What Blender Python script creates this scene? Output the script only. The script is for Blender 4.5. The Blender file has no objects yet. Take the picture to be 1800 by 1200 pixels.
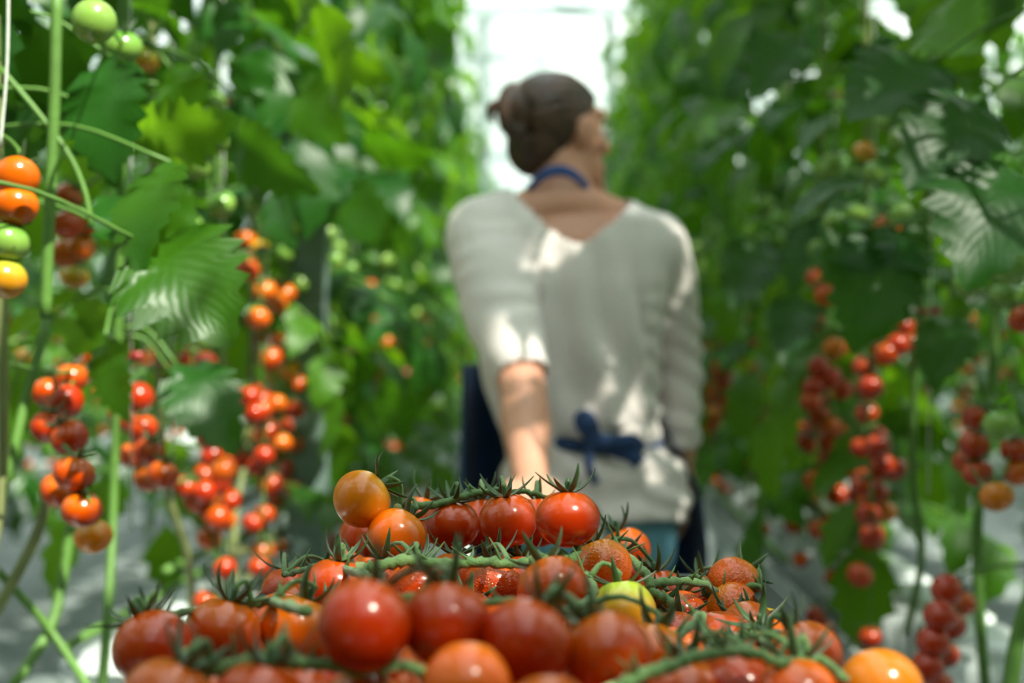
import bpy, bmesh, math, random
import numpy as np
from mathutils import Vector, Matrix, Quaternion, Euler

S = bpy.context.scene
COL = S.collection
PI = math.pi
F = 2500.0                      # focal length in pixels of the 1800 px frame
YAW = math.radians(1.26)
CAM = Vector((0.0, 0.0, 1.16))

# ------------------------------------------------------------------ camera, world, sun, exposure
cam_d = bpy.data.cameras.new('camera')
cam_d.sensor_width = 36.0
cam_d.lens = 50.0
cam_d.clip_end = 300
cam_d.dof.use_dof = True
cam_d.dof.focus_distance = 1.02
cam_d.dof.aperture_fstop = 4.0
cam = bpy.data.objects.new('camera', cam_d)
COL.objects.link(cam)
cam.location = CAM
cam.rotation_euler = (PI / 2, 0, YAW)
S.camera = cam

w = bpy.data.worlds.new('hazy_sky')
S.world = w
w.use_nodes = True
wn = w.node_tree.nodes
wl = w.node_tree.links
bg = wn['Background']
tc = wn.new('ShaderNodeTexCoord'); sx = wn.new('ShaderNodeSeparateXYZ')
ramp = wn.new('ShaderNodeValToRGB')
wl.new(tc.outputs['Generated'], sx.inputs[0]); wl.new(sx.outputs['Z'], ramp.inputs[0]); wl.new(ramp.outputs[0], bg.inputs[0])
ramp.color_ramp.elements[0].color = (0.93, 0.97, 0.95, 1)
ramp.color_ramp.elements[1].color = (0.78, 0.89, 1.0, 1)
bg.inputs[1].default_value = 2.1

sun_d = bpy.data.lights.new('sun', 'SUN')
sun_d.energy = 17.0
sun_d.angle = math.radians(0.6)
sun_d.color = (1.0, 0.93, 0.80)
sun = bpy.data.objects.new('sun', sun_d)
COL.objects.link(sun)
SUN_FROM = Vector((0.60, -0.72, 1.20)).normalized()      # towards the sun
sun.rotation_euler = SUN_FROM.to_track_quat('Z', 'Y').to_euler()

S.view_settings.view_transform = 'Standard'
S.view_settings.look = 'None'
S.view_settings.exposure = 0.0
S.view_settings.gamma = 1.0
S.view_settings.use_curve_mapping = False
S.cycles.use_denoising = True
S.cycles.max_bounces = 8
S.cycles.diffuse_bounces = 4
S.cycles.glossy_bounces = 3
S.cycles.transmission_bounces = 4
S.cycles.transparent_max_bounces = 12
S.cycles.caustics_reflective = False
S.cycles.caustics_refractive = False
S.cycles.sample_clamp_indirect = 6.0

RX = Vector((math.cos(YAW), math.sin(YAW), 0))
RY = Vector((-math.sin(YAW), math.cos(YAW), 0))
def at(px, py, d):
    """world point seen at a pixel of the 1800x1200 frame at depth d"""
    return CAM + RX * ((px - 900) / F * d) + RY * d + Vector((0, 0, (600 - py) / F * d))

# ------------------------------------------------------------------ helpers
class MB:
    def __init__(self):
        self.v = []; self.f = []; self.m = []; self.uv = []
    def add(self, verts, faces, mi=0):
        b = len(self.v)
        self.v.extend([tuple(p) for p in verts])
        for f in faces:
            self.f.append(tuple(b + i for i in f)); self.m.append(mi)
    def box(self, c, s, mi=0, rz=0.0):
        cx, cy, cz = c; sx_, sy_, sz_ = s[0] / 2, s[1] / 2, s[2] / 2
        vs = []
        for dz in (-sz_, sz_):
            for dx, dy in ((-sx_, -sy_), (sx_, -sy_), (sx_, sy_), (-sx_, sy_)):
                vs.append((cx + dx * math.cos(rz) - dy * math.sin(rz), cy + dx * math.sin(rz) + dy * math.cos(rz), cz + dz))
        self.add(vs, [(3, 2, 1, 0), (4, 5, 6, 7), (0, 1, 5, 4), (1, 2, 6, 5), (2, 3, 7, 6), (3, 0, 4, 7)], mi)
    def beam(self, a, b, wd, ht, mi=0):
        a = Vector(a); b = Vector(b); d = (b - a).normalized()
        up = Vector((0, 0, 1)) if abs(d.z) < 0.95 else Vector((0, 1, 0))
        s = d.cross(up).normalized() * wd / 2; u = s.cross(d).normalized() * ht / 2
        vs = [a - s - u, a + s - u, a + s + u, a - s + u, b - s - u, b + s - u, b + s + u, b - s + u]
        self.add(vs, [(3, 2, 1, 0), (4, 5, 6, 7), (0, 1, 5, 4), (1, 2, 6, 5), (2, 3, 7, 6), (3, 0, 4, 7)], mi)
    def tube(self, pts, rad, seg=8, mi=0, cap=True, flat=1.0):
        pts = [Vector(p) for p in pts]
        n = len(pts)
        if not hasattr(rad, '__len__'): rad = [rad] * n
        t = (pts[1] - pts[0]).normalized()
        u = t.orthogonal().normalized()
        b0 = len(self.v)
        for i in range(n):
            t2 = (pts[min(i + 1, n - 1)] - pts[max(i - 1, 0)])
            t2 = t2.normalized() if t2.length > 1e-9 else t
            u = (t.rotation_difference(t2) @ u); u = (u - t2 * u.dot(t2)).normalized(); t = t2
            v = t.cross(u)
            for k in range(seg):
                a = 2 * PI * k / seg
                self.v.append(tuple(pts[i] + (u * math.cos(a) + v * math.sin(a) * flat) * rad[i]))
        for i in range(n - 1):
            for k in range(seg):
                k2 = (k + 1) % seg
                self.f.append((b0 + i * seg + k, b0 + i * seg + k2, b0 + (i + 1) * seg + k2, b0 + (i + 1) * seg + k)); self.m.append(mi)
        if cap:
            self.f.append(tuple(b0 + k for k in reversed(range(seg)))); self.m.append(mi)
            self.f.append(tuple(b0 + (n - 1) * seg + k for k in range(seg))); self.m.append(mi)
    def ell(self, c, r, rot=None, nu=20, nv=12, mi=0):
        rot = rot or Matrix.Identity(3)
        c = Vector(c); b0 = len(self.v)
        self.v.append(tuple(c + rot @ Vector((0, 0, r[2]))))
        for j in range(1, nv):
            th = PI * j / nv
            for i in range(nu):
                ph = 2 * PI * i / nu
                self.v.append(tuple(c + rot @ Vector((r[0] * math.sin(th) * math.cos(ph), r[1] * math.sin(th) * math.sin(ph), r[2] * math.cos(th)))))
        self.v.append(tuple(c + rot @ Vector((0, 0, -r[2]))))
        last = len(self.v) - 1
        for i in range(nu):
            i2 = (i + 1) % nu
            self.f.append((b0, b0 + 1 + i, b0 + 1 + i2)); self.m.append(mi)
            self.f.append((last, b0 + 1 + (nv - 2) * nu + i2, b0 + 1 + (nv - 2) * nu + i)); self.m.append(mi)
            for j in range(nv - 2):
                a = b0 + 1 + j * nu
                self.f.append((a + i, a + nu + i, a + nu + i2, a + i2)); self.m.append(mi)
    def mesh(self, name, mats, smooth=True):
        me = bpy.data.meshes.new(name)
        me.from_pydata(self.v, [], self.f)
        if not isinstance(mats, (list, tuple)): mats = [mats]
        for m in mats: me.materials.append(m)
        if len(mats) > 1: me.polygons.foreach_set('material_index', self.m)
        me.polygons.foreach_set('use_smooth', [smooth] * len(me.polygons))
        if self.uv:
            ul = me.uv_layers.new(name='UVMap')
            li = np.zeros(len(me.loops), dtype=np.int32); me.loops.foreach_get('vertex_index', li)
            ul.data.foreach_set('uv', np.array(self.uv, dtype=np.float32)[li].ravel())
        me.update()
        return me
    def obj(self, name, mats, parent=None, smooth=True):
        return link(name, self.mesh(name, mats, smooth), parent)

def link(name, me, parent=None):
    o = bpy.data.objects.new(name, me)
    COL.objects.link(o)
    if parent is not None: o.parent = parent
    return o
def tag(o, label=None, cat=None, group=None, kind=None):
    if label: o['label'] = label
    if cat: o['category'] = cat
    if group: o['group'] = group
    if kind: o['kind'] = kind
    return o
def empty(name, loc, label, cat, group=None, rz=0.0):
    o = bpy.data.objects.new(name, None); COL.objects.link(o)
    o.location = loc; o.rotation_euler = (0, 0, rz); o.empty_display_size = 0.05
    return tag(o, label, cat, group)
def spline(pts, n):
    """Catmull-Rom through the points"""
    P = [Vector(p) for p in pts]
    P = [P[0] * 2 - P[1]] + P + [P[-1] * 2 - P[-2]]
    out = []
    segs = len(P) - 3
    for i in range(n):
        t = i / (n - 1) * segs; k = min(int(t), segs - 1); u = t - k
        a, b, c, d = P[k:k + 4]
        out.append(0.5 * ((2 * b) + (c - a) * u + (2 * a - 5 * b + 4 * c - d) * u * u + (3 * b - a - 3 * c + d) * u ** 3))
    return out

# ------------------------------------------------------------------ materials
def newmat(name):
    m = bpy.data.materials.new(name); m.use_nodes = True
    nt = m.node_tree
    return m, nt, nt.nodes['Principled BSDF']
def pmat(name, col, rough=0.5, spec=0.5, metal=0.0, noise=0.0, nscale=20.0, bump=0.0, bscale=60.0, coat=0.0, sss=0.0, sheen=0.0, col2=None):
    m, nt, b = newmat(name)
    b.inputs['Base Color'].default_value = (*col, 1)
    b.inputs['Roughness'].default_value = rough
    b.inputs['Specular IOR Level'].default_value = spec
    b.inputs['Metallic'].default_value = metal
    b.inputs['Coat Weight'].default_value = coat
    b.inputs['Sheen Weight'].default_value = sheen
    if sss:
        b.inputs['Subsurface Weight'].default_value = sss
        b.inputs['Subsurface Scale'].default_value = 0.01
        b.inputs['Subsurface Radius'].default_value = (1.0, 0.35, 0.15)
    co = nt.nodes.new('ShaderNodeTexCoord')
    if noise or col2:
        n = nt.nodes.new('ShaderNodeTexNoise'); n.inputs['Scale'].default_value = nscale; n.inputs['Detail'].default_value = 4
        nt.links.new(co.outputs['Object'], n.inputs['Vector'])
        mx = nt.nodes.new('ShaderNodeMix'); mx.data_type = 'RGBA'
        c2 = col2 or tuple(c * (1 - noise) for c in col)
        mx.inputs['A'].default_value = (*col, 1); mx.inputs['B'].default_value = (*c2, 1)
        r = nt.nodes.new('ShaderNodeMapRange'); r.inputs[1].default_value = 0.35; r.inputs[2].default_value = 0.65
        nt.links.new(n.outputs['Fac'], r.inputs[0]); nt.links.new(r.outputs[0], mx.inputs['Factor'])
        nt.links.new(mx.outputs['Result'], b.inputs['Base Color'])
    if bump:
        n2 = nt.nodes.new('ShaderNodeTexNoise'); n2.inputs['Scale'].default_value = bscale; n2.inputs['Detail'].default_value = 3
        nt.links.new(co.outputs['Object'], n2.inputs['Vector'])
        bp = nt.nodes.new('ShaderNodeBump'); bp.inputs['Strength'].default_value = bump; bp.inputs['Distance'].default_value = 0.004
        nt.links.new(n2.outputs['Fac'], bp.inputs['Height']); nt.links.new(bp.outputs[0], b.inputs['Normal'])
    return m

def leaf_mat(name, col, col2, trans):
    m, nt, b = newmat(name)
    N = nt.nodes; L = nt.links
    oi = N.new('ShaderNodeObjectInfo')
    co = N.new('ShaderNodeTexCoord')
    no = N.new('ShaderNodeTexNoise'); no.inputs['Scale'].default_value = 9.0
    L.new(co.outputs['Object'], no.inputs['Vector'])
    ad = N.new('ShaderNodeMath'); ad.operation = 'ADD'
    L.new(oi.outputs['Random'], ad.inputs[0]); L.new(no.outputs['Fac'], ad.inputs[1])
    mr = N.new('ShaderNodeMapRange'); mr.inputs[1].default_value = 0.6; mr.inputs[2].default_value = 1.3
    L.new(ad.outputs[0], mr.inputs[0])
    mx = N.new('ShaderNodeMix'); mx.data_type = 'RGBA'
    mx.inputs['A'].default_value = (*col, 1); mx.inputs['B'].default_value = (*col2, 1)
    L.new(mr.outputs[0], mx.inputs['Factor'])
    L.new(mx.outputs['Result'], b.inputs['Base Color'])
    b.inputs['Roughness'].default_value = 0.40
    b.inputs['Specular IOR Level'].default_value = 0.32
    # veins: uv.x along the leaflet, uv.y across (0 at midrib)
    sp = N.new('ShaderNodeSeparateXYZ'); L.new(co.outputs['UV'], sp.inputs[0])
    av = N.new('ShaderNodeMath'); av.operation = 'ABSOLUTE'; L.new(sp.outputs['Y'], av.inputs[0])
    mu = N.new('ShaderNodeMath'); mu.operation = 'MULTIPLY_ADD'; mu.inputs[1].default_value = -0.55
    L.new(av.outputs[0], mu.inputs[0]); L.new(sp.outputs['X'], mu.inputs[2])
    sc = N.new('ShaderNodeMath'); sc.operation = 'MULTIPLY'; sc.inputs[1].default_value = 2 * PI * 9
    L.new(mu.outputs[0], sc.inputs[0])
    si = N.new('ShaderNodeMath'); si.operation = 'SINE'; L.new(sc.outputs[0], si.inputs[0])
    bp = N.new('ShaderNodeBump'); bp.inputs['Strength'].default_value = 0.12; bp.inputs['Distance'].default_value = 0.0012
    L.new(si.outputs[0], bp.inputs['Height']); L.new(bp.outputs[0], b.inputs['Normal'])
    tr = N.new('ShaderNodeBsdfTranslucent'); tr.inputs[0].default_value = (*trans, 1)
    ms = N.new('ShaderNodeMixShader'); ms.inputs[0].default_value = 0.36
    L.new(b.outputs[0], ms.inputs[1]); L.new(tr.outputs[0], ms.inputs[2])
    L.new(ms.outputs[0], N['Material Output'].inputs[0])
    return m

def tomato_mat(name, col, top=None, tpos=0.35, tsoft=0.5, dew=0.0, mottle=0.25, rough=0.2):
    """col: body colour; top: colour of the shoulders round the stalk"""
    m, nt, b = newmat(name)
    N = nt.nodes; L = nt.links
    co = N.new('ShaderNodeTexCoord')
    no = N.new('ShaderNodeTexNoise'); no.inputs['Scale'].default_value = 1.3; no.inputs['Detail'].default_value = 2
    oi = N.new('ShaderNodeObjectInfo')
    va = N.new('ShaderNodeVectorMath'); va.operation = 'ADD'
    L.new(co.outputs['Object'], va.inputs[0]); L.new(oi.outputs['Location'], va.inputs[1])
    L.new(va.outputs[0], no.inputs['Vector']); no.inputs['Scale'].default_value = 45
    mx = N.new('ShaderNodeMix'); mx.data_type = 'RGBA'
    mx.inputs['A'].default_value = (*col, 1)
    t = top or (min(col[0] * 1.1, 1), col[1] * 2.2, col[2])
    mx.inputs['B'].default_value = (*t, 1)
    sp = N.new('ShaderNodeSeparateXYZ'); L.new(co.outputs['Object'], sp.inputs[0])
    ma = N.new('ShaderNodeMath'); ma.operation = 'MULTIPLY_ADD'; ma.inputs[1].default_value = 1 / 0.021
    nm = N.new('ShaderNodeMath'); nm.operation = 'MULTIPLY_ADD'; nm.inputs[1].default_value = 2 * mottle; nm.inputs[2].default_value = -mottle
    L.new(no.outputs['Fac'], nm.inputs[0])
    L.new(sp.outputs['Z'], ma.inputs[0]); L.new(nm.outputs[0], ma.inputs[2])
    mr = N.new('ShaderNodeMapRange'); mr.inputs[1].default_value = tpos - tsoft; mr.inputs[2].default_value = tpos + tsoft
    mr.interpolation_type = 'SMOOTHSTEP'
    L.new(ma.outputs[0], mr.inputs[0]); L.new(mr.outputs[0], mx.inputs['Factor'])
    L.new(mx.outputs['Result'], b.inputs['Base Color'])
    b.inputs['Roughness'].default_value = rough
    b.inputs['Specular IOR Level'].default_value = 0.56
    b.inputs['Subsurface Weight'].default_value = 0.03
    b.inputs['Subsurface Scale'].default_value = 0.006
    b.inputs['Subsurface Radius'].default_value = (1, .3, .1)
    if dew:
        vo = N.new('ShaderNodeTexVoronoi'); vo.inputs['Scale'].default_value = 420
        L.new(co.outputs['Object'], vo.inputs['Vector'])
        m2 = N.new('ShaderNodeMapRange'); m2.inputs[1].default_value = 0.0; m2.inputs[2].default_value = 0.5
        m2.inputs[3].default_value = 1; m2.inputs[4].default_value = 0
        L.new(vo.outputs['Distance'], m2.inputs[0])
        bp = N.new('ShaderNodeBump'); bp.inputs['Strength'].default_value = dew; bp.inputs['Distance'].default_value = 0.0015
        L.new(m2.outputs[0], bp.inputs['Height']); L.new(bp.outputs[0], b.inputs['Normal'])
    return m

M = {}
M['leaf'] = leaf_mat('leaf_green', (0.009, 0.052, 0.004), (0.048, 0.145, 0.006), (0.24, 0.52, 0.008))
M['leaf2'] = leaf_mat('leaf_dark_green', (0.008, 0.050, 0.007), (0.016, 0.085, 0.008), (0.11, 0.31, 0.006))
M['stem'] = pmat('plant_stem', (0.10, 0.22, 0.035), 0.55, noise=0.3, nscale=8, bump=0.2)
M['stem_pale'] = pmat('plant_stem_pale', (0.22, 0.25, 0.09), 0.6, noise=0.4, nscale=10, bump=0.2)
M['stem_old'] = pmat('old_brown_stem', (0.13, 0.14, 0.05), 0.7, noise=0.4, nscale=10, bump=0.2)
M['vine'] = pmat('truss_stalk', (0.055, 0.15, 0.025), 0.55, noise=0.35, nscale=60, bump=0.35, bscale=900, col2=(0.10, 0.19, 0.045), sheen=0.3)
M['vine_cut'] = pmat('truss_cut_end', (0.40, 0.50, 0.22), 0.6, noise=0.2, nscale=80)
M['calyx'] = pmat('calyx_green', (0.030, 0.085, 0.016), 0.5, noise=0.3, nscale=120, sheen=0.2)
M['red'] = tomato_mat('tomato_red', (0.41, 0.021, 0.0005), (0.53, 0.062, 0.0005))
M['redor'] = tomato_mat('tomato_orange_red', (0.48, 0.043, 0.0005), (0.58, 0.105, 0.0005))
M['orange'] = tomato_mat('tomato_orange', (0.62, 0.095, 0.001), (0.66, 0.17, 0.002))
M['amber'] = tomato_mat('tomato_amber', (0.66, 0.17, 0.002), (0.58, 0.29, 0.02), tpos=0.6, tsoft=0.5)
M['yellowgreen'] = tomato_mat('tomato_yellow_green', (0.60, 0.24, 0.010), (0.30, 0.42, 0.04), tpos=0.45, tsoft=0.6)
M['yellow'] = tomato_mat('tomato_yellow', (0.72, 0.36, 0.015), (0.78, 0.48, 0.03), dew=0.5)
M['green'] = tomato_mat('tomato_green', (0.20, 0.34, 0.06), (0.10, 0.26, 0.03), tpos=0.4)
M['dewred'] = tomato_mat('tomato_red_dewy', (0.46, 0.032, 0.0005), (0.56, 0.085, 0.0005), dew=0.45)
M['dewor'] = tomato_mat('tomato_orange_dewy', (0.60, 0.085, 0.001), (0.68, 0.20, 0.002), dew=0.35)
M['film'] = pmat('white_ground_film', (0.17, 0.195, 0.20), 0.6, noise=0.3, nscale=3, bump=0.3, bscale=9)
M['bag'] = pmat('white_grow_bag', (0.62, 0.66, 0.68), 0.35, noise=0.15, nscale=12, bump=0.5, bscale=25)
M['gutter'] = pmat('painted_gutter', (0.50, 0.54, 0.55), 0.4, noise=0.2, nscale=6)
M['steel'] = pmat('galvanised_steel', (0.42, 0.46, 0.46), 0.45, metal=0.3, noise=0.2, nscale=10)
M['frame'] = pmat('white_aluminium', (0.42, 0.52, 0.52), 0.45, noise=0.08, nscale=5)
M['post'] = pmat('grey_post_paint', (0.17, 0.24, 0.22), 0.5, noise=0.2, nscale=7)
M['pipe'] = pmat('white_pipe_paint', (0.68, 0.70, 0.70), 0.35, noise=0.15, nscale=15)
M['twine'] = pmat('white_twine', (0.62, 0.64, 0.60), 0.7, noise=0.2, nscale=200)
M['clip'] = pmat('red_clip', (0.30, 0.02, 0.02), 0.4, noise=0.1)
M['crate'] = pmat('black_crate', (0.03, 0.035, 0.04), 0.4, noise=0.2, nscale=30)
M['deck'] = pmat('trolley_steel', (0.35, 0.37, 0.38), 0.4, metal=0.6, noise=0.2, nscale=20)
M['rubber'] = pmat('rubber', (0.02, 0.02, 0.02), 0.8, noise=0.2)
M['skin'] = pmat('skin', (0.70, 0.33, 0.23), 0.5, noise=0.12, nscale=14, bump=0.15, bscale=300, sss=0.15)
M['hair'] = pmat('brown_hair', (0.085, 0.036, 0.020), 0.42, noise=0.5, nscale=25, col2=(0.035, 0.015, 0.01))
M['navy'] = pmat('navy_apron_cloth', (0.008, 0.042, 0.155), 0.75, noise=0.15, nscale=12, bump=0.3, bscale=300, sheen=0.2)
M['strap'] = pmat('blue_neck_strap', (0.012, 0.075, 0.30), 0.7, noise=0.1, nscale=30)
M['shirt'] = pmat('white_knit_cloth', (0.86, 0.755, 0.76), 0.8, noise=0.05, nscale=6, bump=0.3, bscale=450, sheen=0.3)
M['denim'] = pmat('light_denim', (0.08, 0.22, 0.34), 0.75, noise=0.4, nscale=9, bump=0.3, bscale=400, col2=(0.15, 0.34, 0.46))
M['shoe'] = pmat('grey_shoe', (0.25, 0.25, 0.26), 0.6, noise=0.2)
M['elastic'] = pmat('black_hair_tie', (0.006, 0.008, 0.02), 0.6, noise=0.1)
M['eye'] = pmat('eye_white', (0.75, 0.73, 0.70), 0.2, noise=0.05)
M['clad'] = pmat('grey_green_cladding', (0.10, 0.13, 0.11), 0.6, noise=0.2, nscale=4)
M['soil'] = pmat('outside_ground', (0.16, 0.20, 0.09), 0.9, noise=0.4, nscale=0.6)
M['petal'] = pmat('orange_dry_flower', (0.70, 0.16, 0.02), 0.6, noise=0.2)

def glass_mat():
    m, nt, b = newmat('hazed_greenhouse_glass')
    N = nt.nodes; L = nt.links
    b.inputs['Base Color'].default_value = (0.9, 0.95, 0.93, 1); b.inputs['Roughness'].default_value = 0.15
    tr = N.new('ShaderNodeBsdfTransparent'); tr.inputs[0].default_value = (0.96, 1.0, 0.98, 1)
    tl = N.new('ShaderNodeBsdfTranslucent'); tl.inputs[0].default_value = (0.92, 0.97, 0.95, 1)
    co = N.new('ShaderNodeTexCoord'); no = N.new('ShaderNodeTexNoise'); no.inputs['Scale'].default_value = 1.2
    L.new(co.outputs['Object'], no.inputs[0])
    mr = N.new('ShaderNodeMapRange'); mr.inputs[3].default_value = 0.10; mr.inputs[4].default_value = 0.22
    L.new(no.outputs['Fac'], mr.inputs[0])
    a = N.new('ShaderNodeMixShader'); L.new(mr.outputs[0], a.inputs[0]); L.new(tr.outputs[0], a.inputs[1]); L.new(tl.outputs[0], a.inputs[2])
    fr = N.new('ShaderNodeFresnel'); fr.inputs[0].default_value = 1.4
    m2 = N.new('ShaderNodeMath'); m2.operation = 'MULTIPLY'; m2.inputs[1].default_value = 0.5; L.new(fr.outputs[0], m2.inputs[0])
    gl = N.new('ShaderNodeBsdfGlossy'); gl.inputs['Roughness'].default_value = 0.1
    c = N.new('ShaderNodeMixShader'); L.new(m2.outputs[0], c.inputs[0]); L.new(a.outputs[0], c.inputs[1]); L.new(gl.outputs[0], c.inputs[2])
    L.new(c.outputs[0], N['Material Output'].inputs[0])
    return m
M['glass'] = glass_mat()

# ------------------------------------------------------------------ setting: floor, glasshouse shell
Y0, Y1, XW = -4.5, 49.5, 8.0
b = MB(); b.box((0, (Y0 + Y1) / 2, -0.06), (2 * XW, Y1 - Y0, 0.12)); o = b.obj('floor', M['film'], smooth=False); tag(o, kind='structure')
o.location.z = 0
b = MB(); b.box((0, 20, -0.18), (160, 160, 0.10)); o = b.obj('floor_outside', M['soil'], smooth=False); tag(o, kind='structure')

EAVE, RIDGE, BAY, STEP = 4.75, 5.55, 3.2, 4.5
# roof: ridge and gutter bars, glazing bars, a pane each
roof = MB()
for k in range(6):
    x = -XW + k * BAY
    roof.box((x, (Y0 + Y1) / 2, EAVE), (0.14, Y1 - Y0, 0.10))
for k in range(5):
    x = -XW + (k + 0.5) * BAY
    roof.box((x, (Y0 + Y1) / 2, RIDGE), (0.07, Y1 - Y0, 0.07))
roof_o = roof.obj('ceiling', M['frame'], smooth=False); tag(roof_o, kind='structure')
PL = 2.25
npn = int((Y1 - Y0) / PL)
half = BAY / 2
for side in (-1, 1):
    p = MB()
    a = Vector((0, 0, 0)); c = Vector((side * (half - 0.09), 0, EAVE - RIDGE + 0.04))
    th = Vector((0, 0, 0.006))
    p.add([a, a + Vector((0, PL - 0.05, 0)), c + Vector((0, PL - 0.05, 0)), c,
           a + th, a + th + Vector((0, PL - 0.05, 0)), c + th + Vector((0, PL - 0.05, 0)), c + th],
          [(0, 1, 2, 3), (7, 6, 5, 4), (0, 4, 5, 1), (1, 5, 6, 2), (2, 6, 7, 3), (3, 7, 4, 0)])
    pm = p.mesh('pane', M['glass'], False)
    g = MB(); g.beam((0, 0, 0.0), tuple(c), 0.045, 0.05)
    gm = g.mesh('glazing_bar', M['frame'], False)
    for k in range(5):
        x = -XW + (k + 0.5) * BAY
        for j in range(npn):
            o = link('pane', pm, roof_o); o.location = (x + side * 0.035, Y0 + j * PL + 0.025, RIDGE)
            o = link('glazing_bar', gm, roof_o); o.location = (x + side * 0.035, Y0 + j * PL, RIDGE)
# trusses across the house
def truss(y):
    t = MB()
    t.beam((-XW, 0, 4.45), (XW, 0, 4.45), 0.06, 0.09)
    t.beam((-XW, 0, 3.95), (XW, 0, 3.95), 0.06, 0.09)
    n = 20
    for i in range(n):
        xa = -XW + i * 2 * XW / n; xb = xa + XW / n; xc = xa + 2 * XW / n
        t.beam((xa, 0, 4.42), (xb, 0, 3.98), 0.03, 0.03); t.beam((xb, 0, 3.98), (xc, 0, 4.42), 0.03, 0.03)
    for k in range(5):
        t.beam((-XW + (k + .5) * BAY, 0, 4.45), (-XW + (k + .5) * BAY, 0, RIDGE), 0.05, 0.05)
    for k in range(6):
        t.beam((-XW + k * BAY, 0, 4.45), (-XW + k * BAY, 0, EAVE), 0.10, 0.10)
    return t.mesh('roof_truss', M['frame'], False)
tm = truss(0)
for j in range(12):
    o = link('trim_%d' % (j + 1), tm); o.location = (0, -1.5 + j * STEP, 0); tag(o, kind='structure')
# walls
def wall(name, pts_a, pts_b):
    a = Vector(pts_a); c = Vector(pts_b); L_ = (c - a).length; n = max(1, round(L_ / 2.0)); d = (c - a) / n
    fr = MB()
    for i in range(n + 1): fr.beam(a + d * i, a + d * i + Vector((0, 0, EAVE)), 0.06, 0.06)
    for z in (0.5, 1.9, 3.3, EAVE): fr.beam(a + Vector((0, 0, z)), c + Vector((0, 0, z)), 0.05, 0.05)
    fr.beam(a + Vector((0, 0, 0.2)), c + Vector((0, 0, 0.2)), 0.06, 0.40)
    wo = fr.obj(name, M['frame'], smooth=False); tag(wo, kind='structure')
    u = d.normalized(); nn = Vector((-u.y, u.x, 0)) * 0.003
    for k, (za, zb) in enumerate(((0.5, 1.9), (1.9, 3.3), (3.3, EAVE))):
        p = MB(); w_ = d - u * 0.08; h = Vector((0, 0, zb - za - 0.06))
        p.add([-nn, w_ - nn, w_ + h - nn, h - nn, nn, w_ + nn, w_ + h + nn, h + nn],
              [(0, 1, 2, 3), (7, 6, 5, 4), (0, 4, 5, 1), (1, 5, 6, 2), (2, 6, 7, 3), (3, 7, 4, 0)])
        pm = p.mesh('pane', M['glass'], False)
        for i in range(n):
            o = link('pane', pm, wo); o.location = a + d * i + u * 0.04 + Vector((0, 0, za + 0.03))
wall('wall_left', (-XW, Y0, 0), (-XW, Y1, 0))
wall('wall_right', (XW, Y0, 0), (XW, Y1, 0))
wall('wall_far', (-XW, Y1, 0), (XW, Y1, 0))
# unseen end wall behind the viewpoint, added solid to cut light from behind
b = MB(); b.box((0, Y0 - 0.05, EAVE / 2), (2 * XW, 0.08, EAVE)); wb = b.obj('wall_back_light_block', M['clad'], smooth=False); tag(wb, kind='structure')
pm = MB(); pm.box((0, 0, EAVE / 2), (0.96, 0.03, EAVE - 0.04)); pm = pm.mesh('panel', M['clad'], False)
for k in range(16):
    o = link('panel', pm, wb); o.location = (-XW + 0.5 + k, Y0 + 0.01, 0)

# steel posts that carry the trusses, standing in the crop rows
def pillar(x, y, lab, idx):
    p = MB(); p.box((0, 0, 1.96), (0.072, 0.072, 3.92)); p.box((0, 0, 0.01), (0.2, 0.2, 0.02))
    o = p.obj('pillar', M['post'], smooth=False); o.location = (x, y, 0); tag(o, kind='structure')
pillar(-0.495, 3.0, '', 1); pillar(0.56, 12.0, '', 2); pillar(-0.50, 12.0, '', 3)

# ------------------------------------------------------------------ crop gutters, grow bags, pipe rail
XL, XR = -0.60, 0.66
def gutter(x, y0, y1, lab, z=0.46):
    g = MB()
    n = 10
    prof = [(-0.14, 0.10), (-0.14, 0.02), (-0.10, 0.0), (0.10, 0.0), (0.14, 0.02), (0.14, 0.10), (0.125, 0.10), (0.125, 0.03), (-0.125, 0.03), (-0.125, 0.10)]
    vs = [(px_, y0, pz) for px_, pz in prof] + [(px_, y1, pz) for px_, pz in prof]
    fs = [(i, (i + 1) % n, n + (i + 1) % n, n + i) for i in range(n)]
    g.add(vs, fs)
    root = empty('crop_gutter', (x, 0, z), lab, 'gutter')
    g.obj('trough', M['gutter'], root, False)
    s = MB(); s.beam((0, 0, -z), (0, 0, 0), 0.05, 0.05); s.box((0, 0, -0.01), (0.26, 0.04, 0.02)); s.box((0, 0, -z + 0.005), (0.16, 0.12, 0.01))
    sm = s.mesh('stand', M['steel'], False)
    y = y0 + 0.6
    while y < y1:
        o = link('stand', sm, root); o.location = (0, y, 0); y += 2.4
gutter(XL - 0.08, -4.2, 20.5, 'white raised gutter along the foot of the left tomato row')
gutter(XR + 0.08, -4.2, 20.5, 'white raised gutter along the foot of the right tomato row')
gutter(-2.17, -2.4, 15.4, 'white gutter of the second row, seen behind the left stems')
gutter(2.17, -2.4, 15.4, 'white gutter of the second row, seen behind the right stems')
for xg, wd_ in ((3.8, 'third'), (5.5, 'fourth')):
    gutter(-xg, -2.4, 15.4, 'white gutter of the %s row on the left side' % wd_)
    gutter(xg, -2.4, 15.4, 'white gutter of the %s row on the right side' % wd_)
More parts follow.
